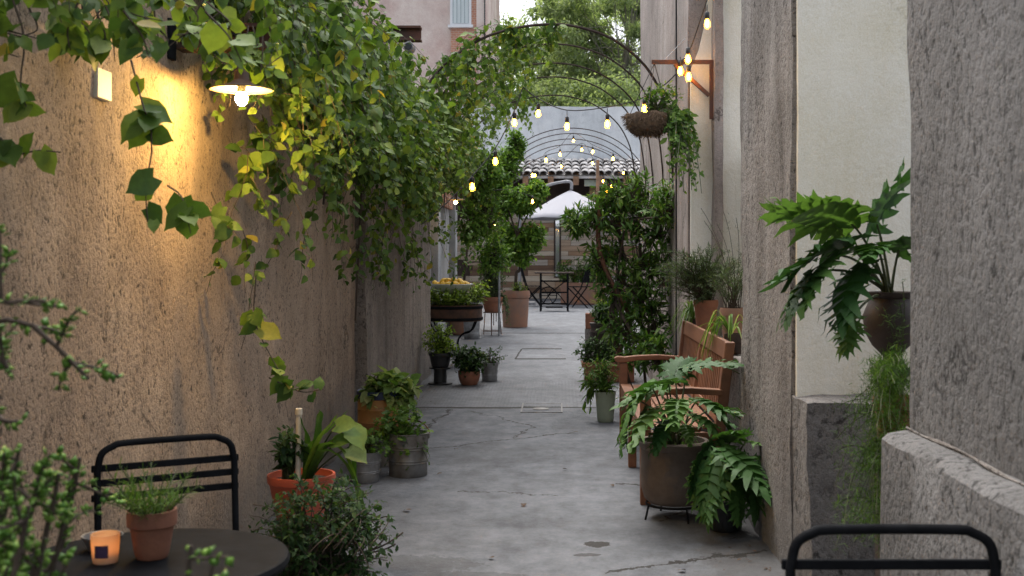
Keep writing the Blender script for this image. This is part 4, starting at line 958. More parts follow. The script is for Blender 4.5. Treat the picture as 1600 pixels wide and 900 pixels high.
# --- red plastic pot with strap leaves and pipe
c = A(*P(471, 790, 5.05)); c[2] = .25
rd = thing('red_pot_plant', (c[0], c[1], 0), 'red plastic pot with long strap leaves and an upright cream pipe', 'potted plant')
MB().lathe([(0, 0), (.10, 0), (.11, .02), (.10, .24), (.115, .25), (0, .25)], (c[0], c[1], 0), 22).build('upturned_base_pot', 'black_plastic', rd, smooth=True)
pot_round(rd, c + (0, 0, .001), .146, .105, .20, 'red_plastic', .012, .035)
MB().tube([c + (-.005, -.05, .12), c + (0, -.05, .48)], .012, 12).lathe([(.013, 0), (.0155, .002), (.0155, .028), (.011, .03)], c + (0, -.05, .465), 12, capt=True).build('pipe', 'pvc', rd, smooth=True)
def strap_leaf(t, pts, wd, mat, name='leaf'):
    q = spline(pts, 14); tg = nrm(np.gradient(q, axis=0)); side = nrm(np.cross(tg, A(0, .2, 1)) + 1e-6); ws = wd * np.sin(np.linspace(.25, math.pi - .02, 14)) ** .7
    n_ = np.cross(side, tg); V = []
    for i in range(14): V += [q[i] + side[i] * ws[i] + n_[i] * ws[i] * .35, q[i], q[i] - side[i] * ws[i] + n_[i] * ws[i] * .35]
    return MB().add(V, [f for i in range(13) for f in ((i * 3, i * 3 + 1, i * 3 + 4, i * 3 + 3), (i * 3 + 1, i * 3 + 2, i * 3 + 5, i * 3 + 4))]).build(name, mat, t, smooth=True)
b0 = c + (.02, 0, .16)
for pts, wd in (([(485, 700), (515, 672), (545, 640)], .018), ([(497, 690), (520, 660), (527, 648)], .014), ([(505, 705), (545, 735), (575, 830), (578, 870)], .022), ([(500, 700), (530, 700), (552, 745), (560, 790)], .026),
                ([(480, 690), (470, 660), (465, 645)], .016), ([(495, 690), (500, 650), (498, 640)], .016), ([(508, 700), (545, 690), (556, 760)], .022), ([(478, 705), (452, 690), (440, 705)], .018)):
    dd = 5.0 + rng.uniform(-.1, .05); strap_leaf(rd, [b0 + rng.normal(0, .015, 3)] + [P(x, y, dd) for x, y in pts], wd, 'leaf_mid')
for x0, y0, x1, y1, L_ in ((548, 668, 572, 700, .15), (525, 665, 575, 655, .13), (545, 700, 580, 722, .14), (520, 690, 550, 685, .12)):
    p0 = P(x0, y0, 4.95); p1 = P(x1, y1, 4.85); v = p1 - p0; L_ *= .85
    o = leaf_objects('variegated_leaf', LEAF_FINE, 'heartv', p0[None], v[None], A(.3, -.8, .5)[None], np.array([L_]), 'leaf_var', rd)[0]
    MB().tube(bez(b0, (b0 + p0) / 2 + (0, 0, .04), p0, 8), .004, 5).build('stalk', 'stem', rd, smooth=True)
L = Leaves(); S = MB(); bush(L, S, c + (-.06, 0, .17), P(450, 695, 5.0), (.10, .08, .09), 24, 9, .055); foliage(rd, L, S, LEAF_OVAL, 'leaf_dark')

# --- cans and buckets further up
c = F(600, 735); c = A(c[0] - .06, c[1] + .25, 0)
oc = thing('painted_can_planter', c, 'orange painted can with dark blue rim holding pale variegated plant', 'potted plant')
MB().lathe([(.155, 0), (.155, .21), (0, .21)], c, 24).build('stand', 'zinc_dull', oc, smooth=True)
cz = c + (0, 0, .211)
MB().lathe([(0, 0), (.15, 0), (.155, .01), (.155, .075), (.158, .08), (.155, .085), (.155, .16), (.158, .165), (.155, .17), (.155, .24)], cz, 32, capb=False).build('can', 'orange_can', oc, smooth=True)
MB().lathe([(.156, .236), (.163, .24), (.163, .285), (.156, .29), (.148, .285), (.146, .2), (0, .2)], cz, 32, capb=False).build('rim', 'blue_rim', oc, smooth=True)
L = Leaves(); S = MB(); bush(L, S, cz + (.02, -.02, .2), cz + (.07, -.05, .30), (.20, .17, .12), 80, 5, .10, r0=.003, t0=.5, spread=.06, out=.9, droop=.3, zmin=cz[2] + .12); foliage(oc, L, S, LEAF_HEART, 'leaf_var')
def bucket(name, c, rt, rb, h, label, mat='zinc', bail=True, cat='bucket', group=None, bail_up=True):
    t = thing(name, c, label, cat, group); c = A(*c); d = rt - rb; p = [(0, .012), (rb * .97, .012), (rb, 0), (rb + .003, .004)]
    for q in (.3, .36, .62, .68): p += [(rb + d * q, h * q), (rb + d * q + .005, h * q + h * .012), (rb + d * q + .001, h * q + h * .03)]
    p += [(rt, h * .97), (rt + .006, h * .98), (rt + .006, h), (rt - .004, h), (rt - .008, h * .9), (rt - .012, h * .82), (0, h * .84)]
    MB().lathe(p, c, 32, capb=False).build('body', mat, t, smooth=True)
    MB().lathe([(rt - .013, h * .845), (0, h * .86)], c, 24, capb=False).build('soil', 'soil', t, smooth=True)
    if bail:
        th = np.linspace(0, math.pi, 22); MB().tube(np.stack([c[0] + (rt + .008) * np.cos(th), c[1] + rt * .35 * np.sin(th), c[2] + h * .93 + rt * .75 * np.sin(th)], 1), .0045, 6).build('handle', 'rust', t, smooth=True)
        for s in (-1, 1): MB().box((c[0] + s * (rt + .004) - .006, c[1] - .02, c[2] + h * .86), (c[0] + s * (rt + .004) + .006, c[1] + .02, c[2] + h * .97)).build('ear', mat, t, bevel=.002)
    return t
c = F(638, 742); bk = bucket('metal_bucket', c, .128, .12, .275, 'dull metal bucket with bail handle and ferny leaves beside the cans', 'zinc_dull')
L = Leaves(); S = MB(); bush(L, S, c + (0, 0, .24), c + (-.06, -.03, .33), (.23, .17, .13), 46, 7, .062, r0=.0022, t0=.35, zmin=.12)
for q in range(14):
    e = P(rng.uniform(590, 672), rng.uniform(665, 730), c[1] - .1); b0 = c + (rng.uniform(-.08, .08), -.05, .25); path = bez(b0, (b0 + e) / 2 + (0, 0, .1), e, 7); S.tube(path, .002, 3); stem_leaves(L, path, .4, 7, .06)
foliage(bk, L, S, LEAF_FERNY, 'leaf_mid')
c = F(570, 752); bk = bucket('metal_bucket', c, .105, .085, .19, 'low shiny galvanised bucket in front of the orange can', 'zinc', bail=False)
L = Leaves(); S = MB(); bush(L, S, c + (0, 0, .16), c + (.03, 0, .24), (.16, .13, .09), 26, 6, .06, zmin=.12); foliage(bk, L, S, LEAF_FERNY, 'leaf_mid')

# --- plant on black spool, red pot, zinc bucket
c = F(688, 600); sp = thing('spool_planter', c, 'light green plant in a black pot standing on a black spool', 'potted plant')
MB().lathe([(0, 0), (.13, 0), (.13, .014), (.07, .016), (.07, .165), (.12, .167), (.12, .181), (0, .181)], c, 28, capb=False).build('spool', 'black_plastic', sp, smooth=True)
pot_round(sp, c + (0, 0, .182), .125, .09, .155, 'black_plastic', .008, .03)
L = Leaves(); S = MB(); bush(L, S, c + (0, 0, .32), c + (.0, -.02, .47), (.22, .18, .22), 90, 10, .05, t0=.25, zmin=c[2] + .22); foliage(sp, L, S, LEAF_OVAL, 'leaf_lime')
c = F(733, 601); rpt = thing('red_pot_plant', c, 'rounded red clay pot with dense dark foliage on the left floor', 'potted plant')
pot_round(rpt, c, .118, .085, .15, 'terra', .008, .03, belly=.012)
L = Leaves(); S = MB(); bush(L, S, c + (0, 0, .13), c + (.0, -.03, .27), (.23, .2, .17), 130, 10, .055, t0=.25, zmin=c[2] + .1); foliage(rpt, L, S, LEAF_OVAL, 'leaf_dark')
c = F(765, 595); bk = bucket('metal_bucket', c, .10, .08, .2, 'small galvanised bucket with sparse dark sprigs, right of the red pot', 'zinc', bail=False)
L = Leaves(); S = MB(); bush(L, S, c + (0, 0, .17), c + (.04, 0, .29), (.17, .13, .11), 26, 9, .04, t0=.4); foliage(bk, L, S, LEAF_OVAL, 'leaf_dark', 'bark')

# --- barrel planter with lemons in a bowl
d = 14.0; c = A(P(709, 0, d)[0], d, fz(d)); bq = thing('barrel_planter', c, 'rusty round barrel planter on bent iron legs full of lime green leaves', 'planter')
zt = P(0, 476, d)[2]; zb = P(0, 501, d)[2]
MB().lathe([(0, .02), (.335, .02), (.34, 0), (.345, .03), (.345, (zt - zb) * .8), (.352, (zt - zb) * .82), (.352, zt - zb), (.325, zt - zb), (.32, (zt - zb) * .8), (0, (zt - zb) * .75)], (c[0], d, zb), 40, capb=False).build('tub', 'rust', bq, smooth=True)
MB().lathe([(.353, 0), (.356, .004), (.356, .03), (.353, .034)], (c[0], d, zb + .01), 40, capb=False).lathe([(.353, 0), (.357, .004), (.357, .03), (.353, .034)], (c[0], d, zt - .045), 40, capb=False).build('hoop_bands', 'iron', bq, smooth=True)
for a in (35, 145, 215, 325):
    ca, sa = math.cos(R(a)), math.sin(R(a)); f_ = lambda r_, z: (c[0] + r_ * ca, d + r_ * sa, z)
    MB().tube(spline([f_(.33, zb), f_(.26, zb - .12), f_(.12, zb - .17), f_(.06, zb - .30), f_(.2, c[2])], 18), .010, 6).build('leg', 'iron', bq, smooth=True)
L = Leaves(); S = MB()
for q in range(190):
    a = rng.uniform(0, 2 * math.pi); r_ = .32 * math.sqrt(rng.random()); b0 = A(c[0] + r_ * math.cos(a), d + r_ * math.sin(a), zt - .04); e = b0 + A(math.cos(a) * .06, math.sin(a) * .06, rng.uniform(.10, .27) * (1 if r_ > .1 else .6)); e += A(max(0, e[0] - c[0]) * .3, 0, max(0, e[0] - c[0]) * .3)
    path = bez(b0, (b0 + e) / 2 + (0, 0, .02), e, 6); S.tube(path, .002, 3, cap=False); stem_leaves(L, path, .2, 11, .055)
foliage(bq, L, S, LEAF_OVAL, 'leaf_lime')
L = Leaves(); S = MB()
bw = thing('fruit_bowl', (c[0] - .02, d, zt), 'white enamel bowl on a stem above the barrel planter, holding lemons', 'bowl')
zr = P(0, 444, d)[2]
MB().tube([(c[0] - .02, d, zt - .05), (c[0] - .02, d, zr - .11)], .02, 10).build('stem', 'iron', bw, smooth=True)
MB().lathe([(0, -.115), (.08, -.115), (.12, -.105), (.2, -.06), (.245, -.01), (.255, 0), (.253, .005), (.243, .0), (.195, -.05), (.11, -.095), (0, -.1)], (c[0] - .02, d, zr), 40, capb=False).build('bowl_body', 'white_enamel', bw, smooth=True)
lm = MB().lathe([(0, -.048), (.008, -.044), (.022, -.034), (.031, -.012), (.031, .01), (.022, .032), (.01, .04), (.006, .047), (0, .05)], (0, 0, 0), 14, capb=False)
lme = bpy.data.meshes.new('lemon'); lme.from_pydata(lm.v[0].tolist(), [], lm.f); lme.polygons.foreach_set('use_smooth', [True] * len(lme.polygons))
lem = [(-.17, 0, -.02), (-.1, -.06, -.015), (-.03, -.1, -.01), (.05, -.09, -.01), (.12, -.06, -.01), (.18, .0, -.02), (-.08, .06, .0), (.0, .02, .02), (.08, .05, .0), (-.12, .1, -.01), (.13, .1, -.01), (-.05, -.02, .045), (.03, -.03, .045), (-.11, .0, .035), (.09, -.01, .04), (.0, .12, .0), (-.2, -.05, -.005)]
for i, (x, y, z) in enumerate(lem):
    o = link(lme, 'lemon', 'lemon', None, (c[0] - .02 + x, d + y, zr + z * .75 + .008)); o.rotation_euler = (random.uniform(0, 3), random.uniform(0, 3), random.uniform(0, 3)); o.scale = (1.15,) * 3
    tag(o, 'yellow lemon among the lemons heaped in the white enamel bowl', 'lemon', 'lemons heaped in the white bowl')
c = F(737, 529); bk = bucket('metal_bucket', c, .125, .11, .26, 'plain galvanised bucket on the floor behind the barrel planter', 'zinc', bail=False)

# --- terracotta pot on iron stand, big terracotta pot with citrus tree
c = F(769, 523); st = thing('potted_plant', c, 'small terracotta pot with trailing grey green plant on a thin iron stand', 'potted plant')
for a in (30, 150, 270): MB().tube([c + (.13 * math.cos(R(a)), .13 * math.sin(R(a)), .36), c + (.16 * math.cos(R(a)), .16 * math.sin(R(a)), 0)], .008, 6).build('stand_leg', 'rust', st)
MB().tube([c + (.135 * math.cos(q), .135 * math.sin(q), .35) for q in np.linspace(0, 6.2832, 25)], .007, 6).build('stand_ring', 'rust', st)
MB().tube([c + (.15 * math.cos(q), .15 * math.sin(q), .06) for q in np.linspace(0, 6.2832, 25)], .006, 6).build('stand_ring', 'rust', st)
pot_round(st, c + (0, 0, .34), .17, .11, .25, 'terra', .015, .07)
L = Leaves(); S = MB(); bush(L, S, c + (0, 0, .56), c + (0, 0, .98), (.26, .22, .48), 120, 14, .055, t0=.2, zmin=c[2] + .45, spread=.06)
for q in range(12):
    b0 = c + (0, 0, .58); e = c + (rng.uniform(.15, .32), rng.uniform(-.2, .1), rng.uniform(.1, .45)); path = bez(b0, c + (.22, 0, .75), e, 8); S.tube(path, .003, 3); stem_leaves(L, path, .3, 14, .05)
foliage(st, L, S, LEAF_OVAL, 'leaf_grey')
def tree(name, label, c, trunk, clumps, leaf, mat, size, per, ns, bark='bark', r=.02, cat='tree', T=None, r0=.005, base_z=0, group=None):
    """trunk: world points; clumps: (centre, radii) reached by limbs from the trunk top"""
    t = thing(name, c, label, cat, group); q = spline(trunk, 14)
    MB().tube(q, np.linspace(r, r * .6, 14), 8).build('trunk', bark, t, smooth=True)
    L = Leaves(); S = MB()
    for cen, rad in clumps:
        cen = A(*cen); i = int(np.argmin(np.linalg.norm(q - cen, axis=1))); i = max(6, min(13, i)); b0 = q[i]; lb = cen - A(0, 0, rad[2] * .55)
        lim = bez(b0, (b0 + lb) / 2 + rng.normal(0, .05, 3), lb, 8); S.tube(lim, np.linspace(r * .6, r * .3, 8), 6)
        bush(L, S, lb, cen, rad, ns, per, size, r0=r0, t0=.3, spread=rad[0] * .1, shell=.3, jit=size * .2)
    S.build('limbs', bark, t); leaf_mesh('crown', leaf, L, mat, t, 'stuff'); return t
c = F(805, 511)
bt = tree('potted_citrus_tree', 'round crowned citrus tree in the large terracotta pot', c, [c + (0, 0, .5), c + (.02, 0, .9), P(812, 420, c[1]), P(808, 370, c[1])],
     [(P(808, 392, c[1]), (.42, .38, .30)), (P(790, 372, c[1] + .2), (.36, .34, .28)), (P(832, 372, c[1]), (.27, .3, .26)), (P(815, 312, c[1]), (.42, .38, .30)), (P(838, 300, c[1]), (.22, .3, .2)), (P(785, 318, c[1] + .3), (.34, .34, .34)), (P(778, 275, c[1] + .3), (.3, .3, .34))], LEAF_OVAL, 'leaf_citrus', .10, 12, 100, r=.03)
pot_round(bt, c, .240, .205, .61, 'terra_old', .05, .12, n=36)
MB().box(c + (-.2, -.2, -.005), c + (.2, .2, .002)).build('base_slab', 'plinth', bt)
L = Leaves(); S = MB(); bush(L, S, c + (.05, 0, .56), c + (.06, -.05, .66), (.18, .15, .1), 40, 8, .05); foliage(bt, L, S, LEAF_LANCE, 'leaf_lime', name='undergrowth')
c = A(-1.5, 18.0, fz(18))
t2 = tree('leafy_shrub_tree', 'tall loose light green shrub climbing the left wall behind the small lamp', c, [c, c + (.03, 0, .8), c + (.1, .1, 1.6), c + (.2, .1, 2.4)],
     [(P(760, 330, 17), (.4, .4, .45)), (P(745, 290, 17), (.4, .4, .4)), (P(770, 395, 17.3), (.36, .35, .4)), (P(765, 260, 17), (.35, .4, .35)), (P(795, 255, 17.4), (.3, .3, .3)), (P(806, 228, 17.5), (.16, .2, .28)), (P(735, 350, 16.8), (.25, .3, .4))], LEAF_OVAL, 'leaf_citrus', .085, 11, 90, r=.025)
pot_round(t2, c, .22, .17, .4, 'terra_old', .02, .07)
MB().tube([P(780, 525, 17.6), P(780, 375, 17.6)], .02, 6).build('stake', 'zinc', t2)

# --- right side: climbing tree behind the bench
c = A(.72, 10.6, 0)
rt_ = tree('multi_stem_tree', 'dark evergreen small tree with twisting stems behind the bench', c, [c, P(955, 500, 10.66), P(975, 430, 10.66), P(965, 350, 10.66)],
     [(P(960, 335, 10.66), (.42, .35, .26)), (P(935, 330, 10.70), (.24, .3, .2)), (P(1010, 315, 10.63), (.38, .35, .26)), (P(1030, 345, 10.56), (.26, .3, .3)), (P(900, 345, 10.7), (.16, .2, .12)), (P(1045, 320, 10.2), (.24, .25, .2)), (P(985, 300, 10.66), (.34, .3, .18)), (P(1000, 390, 10.63), (.34, .3, .35)), (P(965, 430, 10.63), (.3, .3, .3)), (P(1010, 455, 10.53), (.36, .3, .34)), (P(940, 400, 10.70), (.2, .2, .25)), (P(975, 500, 10.49), (.34, .3, .28)), (P(1020, 500, 10.42), (.3, .3, .3)), (P(1035, 420, 10.46), (.25, .3, .3)), (P(990, 545, 10.21), (.3, .25, .2)), (P(1030, 550, 10.00), (.22, .25, .2))], LEAF_LANCE, 'leaf_right', .12, 10, 32, r=.03)
MB().tube(spline([P(962, 560, 10.56), P(985, 500, 10.56), P(950, 430, 10.59), P(935, 380, 10.63), P(938, 320, 10.66)], 20), .022, 7).build('stem', 'red_bark', rt_, smooth=True)
MB().tube(spline([P(985, 540, 10.53), P(965, 450, 10.56), P(975, 360, 10.59)], 16), .012, 6).build('stem', 'bark', rt_, smooth=True)
MB().tube(spline([c + (.1, 0, 0), P(1000, 470, 10.59), P(1000, 380, 10.63)], 16), .015, 6).build('stem', 'bark', rt_, smooth=True)
c = F(948, 598); tr = thing('trough_planter', c + (0, .2, 0), 'long terracotta trough with low dark plants left of the bench', 'planter')
x0, x1, y0, y1 = c[0] - .27, c[0] + .33, c[1], c[1] + .26
MB().prism([(x0 + .03, y0 + .02), (x1 - .03, y0 + .02), (x1 - .03, y1 - .02), (x0 + .03, y1 - .02)], 'z', c[2], c[2] + .17).build('trough_body', 'terra', tr, bevel=.01)
mb = MB()
for a, b in (((x0, y0), (x1, y0 + .03)), ((x0, y1 - .03), (x1, y1)), ((x0, y0 + .031), (x0 + .03, y1 - .031)), ((x1 - .03, y0 + .031), (x1, y1 - .031))): mb.box((*a, c[2] + .165), (*b, c[2] + .215))
mb.build('rim', 'terra', tr, bevel=.005); MB().box((x0 + .031, y0 + .031, c[2] + .171), (x1 - .031, y1 - .031, c[2] + .195)).build('soil', 'soil', tr)
L = Leaves(); S = MB()
for q in range(4): bush(L, S, A(x0 + .1 + q * .13, (y0 + y1) / 2, c[2] + .19), A(x0 + .02 + q * .14, (y0 + y1) / 2 - .02, c[2] + .36), (.16, .16, .16), 30, 9, .05)
foliage(tr, L, S, LEAF_OVAL, 'leaf_dark')
dd = 13.0; c = A(P(945, 0, dd)[0], dd, fz(dd)); ur = thing('dark_urn_planter', c, 'dark ribbed round urn on a block above the terracotta trough', 'potted plant')
zb = P(0, 553, dd)[2]; MB().box((c[0] - .14, dd - .14, c[2] - .002), (c[0] + .14, dd + .14, zb)).build('block', 'plinth', ur)
MB().lathe([(0, 0), (.10, 0), (.15, .06), (.172, .14), (.168, .2), (.172, .21), (.165, .24), (.17, .25), (.155, .30), (.17, .33), (.175, .35), (.15, .35), (0, .33)], (c[0], dd, zb + .001), 32, capb=False).build('urn', 'clay_dark', ur, smooth=True)
L = Leaves(); S = MB(); bush(L, S, (c[0], dd, zb + .33), (c[0] + .05, dd, zb + .45), (.27, .2, .2), 110, 10, .06, zmin=zb + .15, t0=.2); foliage(ur, L, S, LEAF_OVAL, 'leaf_dark')
L = Leaves(); S = MB()
for q in range(26):
    b0 = A(c[0] + .05, dd + .1, zb + .3); a = rng.uniform(0, 6.28); e = b0 + A(math.cos(a) * .22, math.sin(a) * .15, rng.uniform(.2, .42)); strap_leaf(ur, [b0, (b0 + e) / 2 + (0, 0, .08), e], .012, 'leaf_lime', 'strap_leaf')
c = F(924, 560); pot = thing('square_clay_pot', c, 'small square terracotta pot behind the dark urn', 'pot')
zb = P(0, 514, c[1])[2]; MB().box(c + (-.08, .0, 0), (c[0] + .08, c[1] + .16, zb)).build('block', 'plinth', pot)
MB().prism([(c[0] - .075, c[1]), (c[0] + .075, c[1]), (c[0] + .075, c[1] + .15), (c[0] - .075, c[1] + .15)], 'z', zb + .001, zb + .2).build('pot_body', 'terra', pot, bevel=.01)
c = F(946, 659); gp = thing('sage_pot_plant', c, 'sage green pot with bright leafy plant at the far end of the bench', 'potted plant')
pot_round(gp, c, .088, .068, .26, 'green_plastic', .008, .035)
L = Leaves(); S = MB(); bush(L, S, c + (0, 0, .23), c + (-.04, -.02, .40), (.19, .15, .16), 60, 9, .07, t0=.25); 
for q in range(10):
    b0 = c + (-.03, 0, .25); e = P(rng.uniform(905, 930), rng.uniform(600, 655), c[1]); path = bez(b0, c + (-.13, 0, .38), e, 8); S.tube(path, .003, 3); stem_leaves(L, path, .35, 8, .085, out=.5, along=.6, droop=.5)
foliage(gp, L, S, LEAF_LANCE, 'leaf_mid')

# --- teak bench
bn = thing('garden_bench', (.7, 7.6, 0), 'reddish brown slatted wooden bench along the right wall', 'bench')
Y0, Y1 = 6.53, 8.72
for y in (Y0, Y1):
    MB().box((.465, y - .03, 0), (.525, y + .03, .60)).build('front_leg', 'teak', bn, bevel=.006)
    MB().prism([(.90, 0), (.96, 0), (.945, .42), (1.0, .92), (.945, .92), (.885, .42)], 'y', y + .03, y - .03).build('back_post', 'teak', bn, bevel=.006)
    pr = [(.43, .615), (.455, .602), (.50, .605), (.60, .622), (.75, .628), (.93, .618), (.93, .652), (.75, .664), (.60, .658), (.50, .648), (.45, .652), (.425, .64)]
    MB().prism(pr, 'y', y + .035, y - .035).build('armrest', 'teak', bn, bevel=.006)
    MB().box((.5, y - .02, .34), (.9, y + .02, .41)).build('side_rail', 'teak', bn, bevel=.004)
for q in range(5):
    x = .47 + q * .088; z = .425 - .015 * math.sin(math.pi * q / 4); MB().box((x, Y0 + (.035 if q in (0,) else .0), z), (x + .074, Y1 - (.035 if q in (0,) else .0), z + .022)).build('seat_slat', 'teak', bn, bevel=.004)
MB().box((.475, Y0 + .031, .34), (.50, Y1 - .031, .42)).build('front_apron', 'teak', bn, bevel=.004)
def lean(z): return .915 + (z - .42) * .11
MB().bar((lean(.87), Y0 + .031, .87), (lean(.87), Y1 - .031, .87), .1, .032, (1, 0, -.11)).build('top_rail', 'teak', bn, bevel=.005)
MB().bar((lean(.48), Y0 + .031, .48), (lean(.48), Y1 - .031, .48), .06, .03, (1, 0, -.11)).build('bottom_rail', 'teak', bn, bevel=.005)
MB().box((.468, 7.66, 0), (.522, 7.72, .42)).build('front_leg', 'teak', bn, bevel=.006); MB().prism([(.90, 0), (.96, 0), (.945, .42), (.985, .83), (.945, .83), (.885, .42)], 'y', 7.72, 7.66).build('back_post', 'teak', bn, bevel=.006)
for q in range(28):
    y = Y0 + .09 + q * (Y1 - Y0 - .18) / 27; MB().bar((lean(.5), y, .5), (lean(.83), y, .83), .038, .014, (1, 0, -.11)).build('back_slat', 'teak', bn, bevel=.003)

# --- philodendrons by the bench
c = F(1050, 803); c = A(.625, 6.2, 0); ph = thing('philodendron_pot', c, 'big lobed philodendron in a brown clay pot on an iron stand before the bench', 'potted plant')
MB().lathe([(0, 0), (.135, 0), (.162, .025), (.178, .08), (.183, .16), (.178, .26), (.179, .29), (.189, .30), (.192, .325), (.182, .335), (.165, .333), (.16, .28), (0, .27)], c + (0, 0, .085), 40, capb=False, wob=.004).build('pot', 'clay_brown', ph, smooth=True)
MB().lathe([(.162, .276), (.1, .285), (0, .29)], c + (0, 0, .085), 24, capb=False).build('soil', 'soil', ph, smooth=True)
L = Leaves(); n = 260; a = rng.uniform(0, 6.28, n); r_ = .15 * np.sqrt(rng.random(n)); L.add(c + np.stack([r_ * np.cos(a), r_ * np.sin(a), np.full(n, .37)], 1), rng.normal(size=(n, 3)) + (0, 0, .6), rng.normal(size=(n, 3)) + (0, 0, 1), rng.uniform(.02, .035, n)); leaf_mesh('moss', LEAF_OVAL, L, 'leaf_mid', ph, 'stuff')
MB().tube([c + (.15 * math.cos(q), .15 * math.sin(q), .078) for q in np.linspace(0, 6.2832, 30)], .007, 6).build('stand_ring', 'iron', ph)
for a in (20, 110, 200, 290): MB().tube([c + (.15 * math.cos(R(a)), .15 * math.sin(R(a)), .078), c + (.17 * math.cos(R(a)), .17 * math.sin(R(a)), 0)], .006, 6).build('stand_leg', 'iron', ph)
crown = c + (0, 0, .37)
for (x, y, dd), dv, L_, rl in (((1015, 600, 6.1), (-.7, -.2, -.7), .34, .2), ((1040, 605, 6.2), (-.8, .1, -.1), .32, -.2), ((1075, 575, 6.3), (.7, .1, .2), .34, .1), ((1030, 640, 5.9), (-.7, -.6, -.35), .34, .2), ((1060, 625, 5.9), (-.15, -.8, -.1), .30, 0),
                               ((1090, 625, 6.0), (.6, -.6, -.15), .30, -.1), ((1055, 590, 6.3), (.2, .6, .4), .3, 0), ((995, 625, 6.1), (-.6, -.3, -.9), .32, .4), ((1085, 650, 5.95), (.9, -.5, -.45), .26, 0), ((1045, 660, 5.9), (-.6, -.9, -.5), .24, 0), ((1045, 600, 6.05), (-.5, -.5, .1), .33, .3), ((1010, 640, 6.1), (-.5, -.2, -.9), .2, .1), ((1110, 640, 6.1), (.5, -.3, .1), .2, 0), ((1070, 665, 5.95), (.1, -.9, -.2), .18, 0)):
    phil_leaf(ph, crown + rng.normal(0, .02, 3) * (1, 1, 0), P(x, y, dd), dv, L_ * .80, roll=rl, droop=.55)
c = A(.86, 5.92, 0); ph2 = thing('philodendron_pot', c, 'drooping dark lobed philodendron at the foot of the brown pier', 'potted plant')
pot_round(ph2, c, .10, .08, .16, 'black_plastic', .008, .03)
for (x, y, dd), dv, L_, rl in (((1120, 715, 5.75), (-.35, -.5, -.9), .30, .2), ((1135, 705, 5.7), (-.05, -.7, -.8), .34, 0), ((1155, 715, 5.8), (.25, -.6, -.9), .30, -.2), ((1110, 700, 5.85), (-.6, -.4, -.6), .28, .3), ((1165, 690, 5.85), (.25, -.5, -.2), .22, 0), ((1140, 690, 5.9), (.1, -.6, .1), .26, 0), ((1130, 745, 5.7), (-.4, -.5, -.8), .26, .2), ((1160, 740, 5.75), (.15, -.5, -.9), .24, -.1), ((1100, 725, 5.8), (-.5, -.4, -.9), .22, .1), ((1170, 720, 5.8), (.3, -.4, -.9), .2, .1), ((1150, 765, 5.7), (.1, -.5, -.8), .18, 0), ((1115, 760, 5.7), (-.5, -.5, -.8), .2, .2), ((1175, 760, 5.8), (.1, -.3, -.9), .18, 0)):
    phil_leaf(ph2, c + A(0, 0, .15), P(x, y, dd), A(*dv) + rng.normal(0, .22, 3), L_ * .88, roll=rl + rng.normal(0, .45), droop=rng.uniform(.2, .6))

# --- pots on the ledge
def ledge_pot(x, yb, d, rt, h, label, name='ledge_pot', mat='terra'):
    c = A(P(x, 0, d)[0], d, .815); t = thing(name, c, label, 'potted plant', 'terracotta pots on the ledge'); pot_round(t, c, rt, rt * .72, h, mat, .012, .05); return t, c
t, c = ledge_pot(1103, 510, 8.5, .09, .27, 'tall terracotta pot with feathery grey green shrub on the ledge behind the bench')
L = Leaves(); S = MB()
for x, y, rx, rz in ((1085, 420, .2, .14), (1060, 415, .2, .13), (1110, 410, .24, .14), (1045, 430, .13, .13), (1130, 420, .2, .16), (1080, 450, .2, .12)): bush(L, S, c + (0, 0, .25), P(x, y, 8.4), (rx, .2, rz), 40, 26, .05, r0=.0025, t0=.35, along=.8, out=.7, droop=0)
foliage(t, L, S, LEAF_NEEDLE, 'leaf_grey', 'bark')
t, c = ledge_pot(1147, 520, 7.4, .09, .26, 'dark terracotta pot with wiry tall sprigs on the near end of the ledge', mat='terra_old')
L = Leaves(); S = MB(); bush(L, S, c + (0, 0, .24), P(1140, 435, 7.4), (.16, .15, .14), 46, 22, .045, r0=.0025, t0=.3, along=.8, out=.7, droop=0)
for e in ((1095, 325), (1130, 330), (1150, 340), (1120, 350), (1158, 395), (1100, 345)):
    e = P(*e, 7.5); b0 = c + (0, 0, .25); path = bez(b0, (b0 + e) / 2 + (.05, 0, .1), e, 10); S.tube(path, .002, 3, cap=False); stem_leaves(L, path, .45, 34, .028, along=.7)
foliage(t, L, S, LEAF_NEEDLE, 'leaf_grey', 'bark')
for x, d, label in ((1084, 8.75, 'spider plant with pale arching blades on the far end of the ledge'), (1150, 7.0, 'spider plant hanging over the ledge beside the brown pier')):
    t, c = ledge_pot(x, 0, d, .07, .12, label, 'spider_plant', 'clay_dark')
    if d < 8: c = c + (-.03, 0, 0)
    for q in range(26):
        a = rng.uniform(0, 6.28); a = a if rng.random() < .4 else rng.uniform(2.2, 4.6); b0 = c + (0, 0, .11); l_ = rng.uniform(.12, .24)
        e = b0 + A(math.cos(a) * l_, math.sin(a) * l_, rng.uniform(-.25, .04)); strap_leaf(t, [b0, b0 + A(math.cos(a) * l_ * .5, math.sin(a) * l_ * .5, rng.uniform(.05, .15)), e], .006, 'leaf_mid' if q % 3 else 'leaf_var', 'blade')

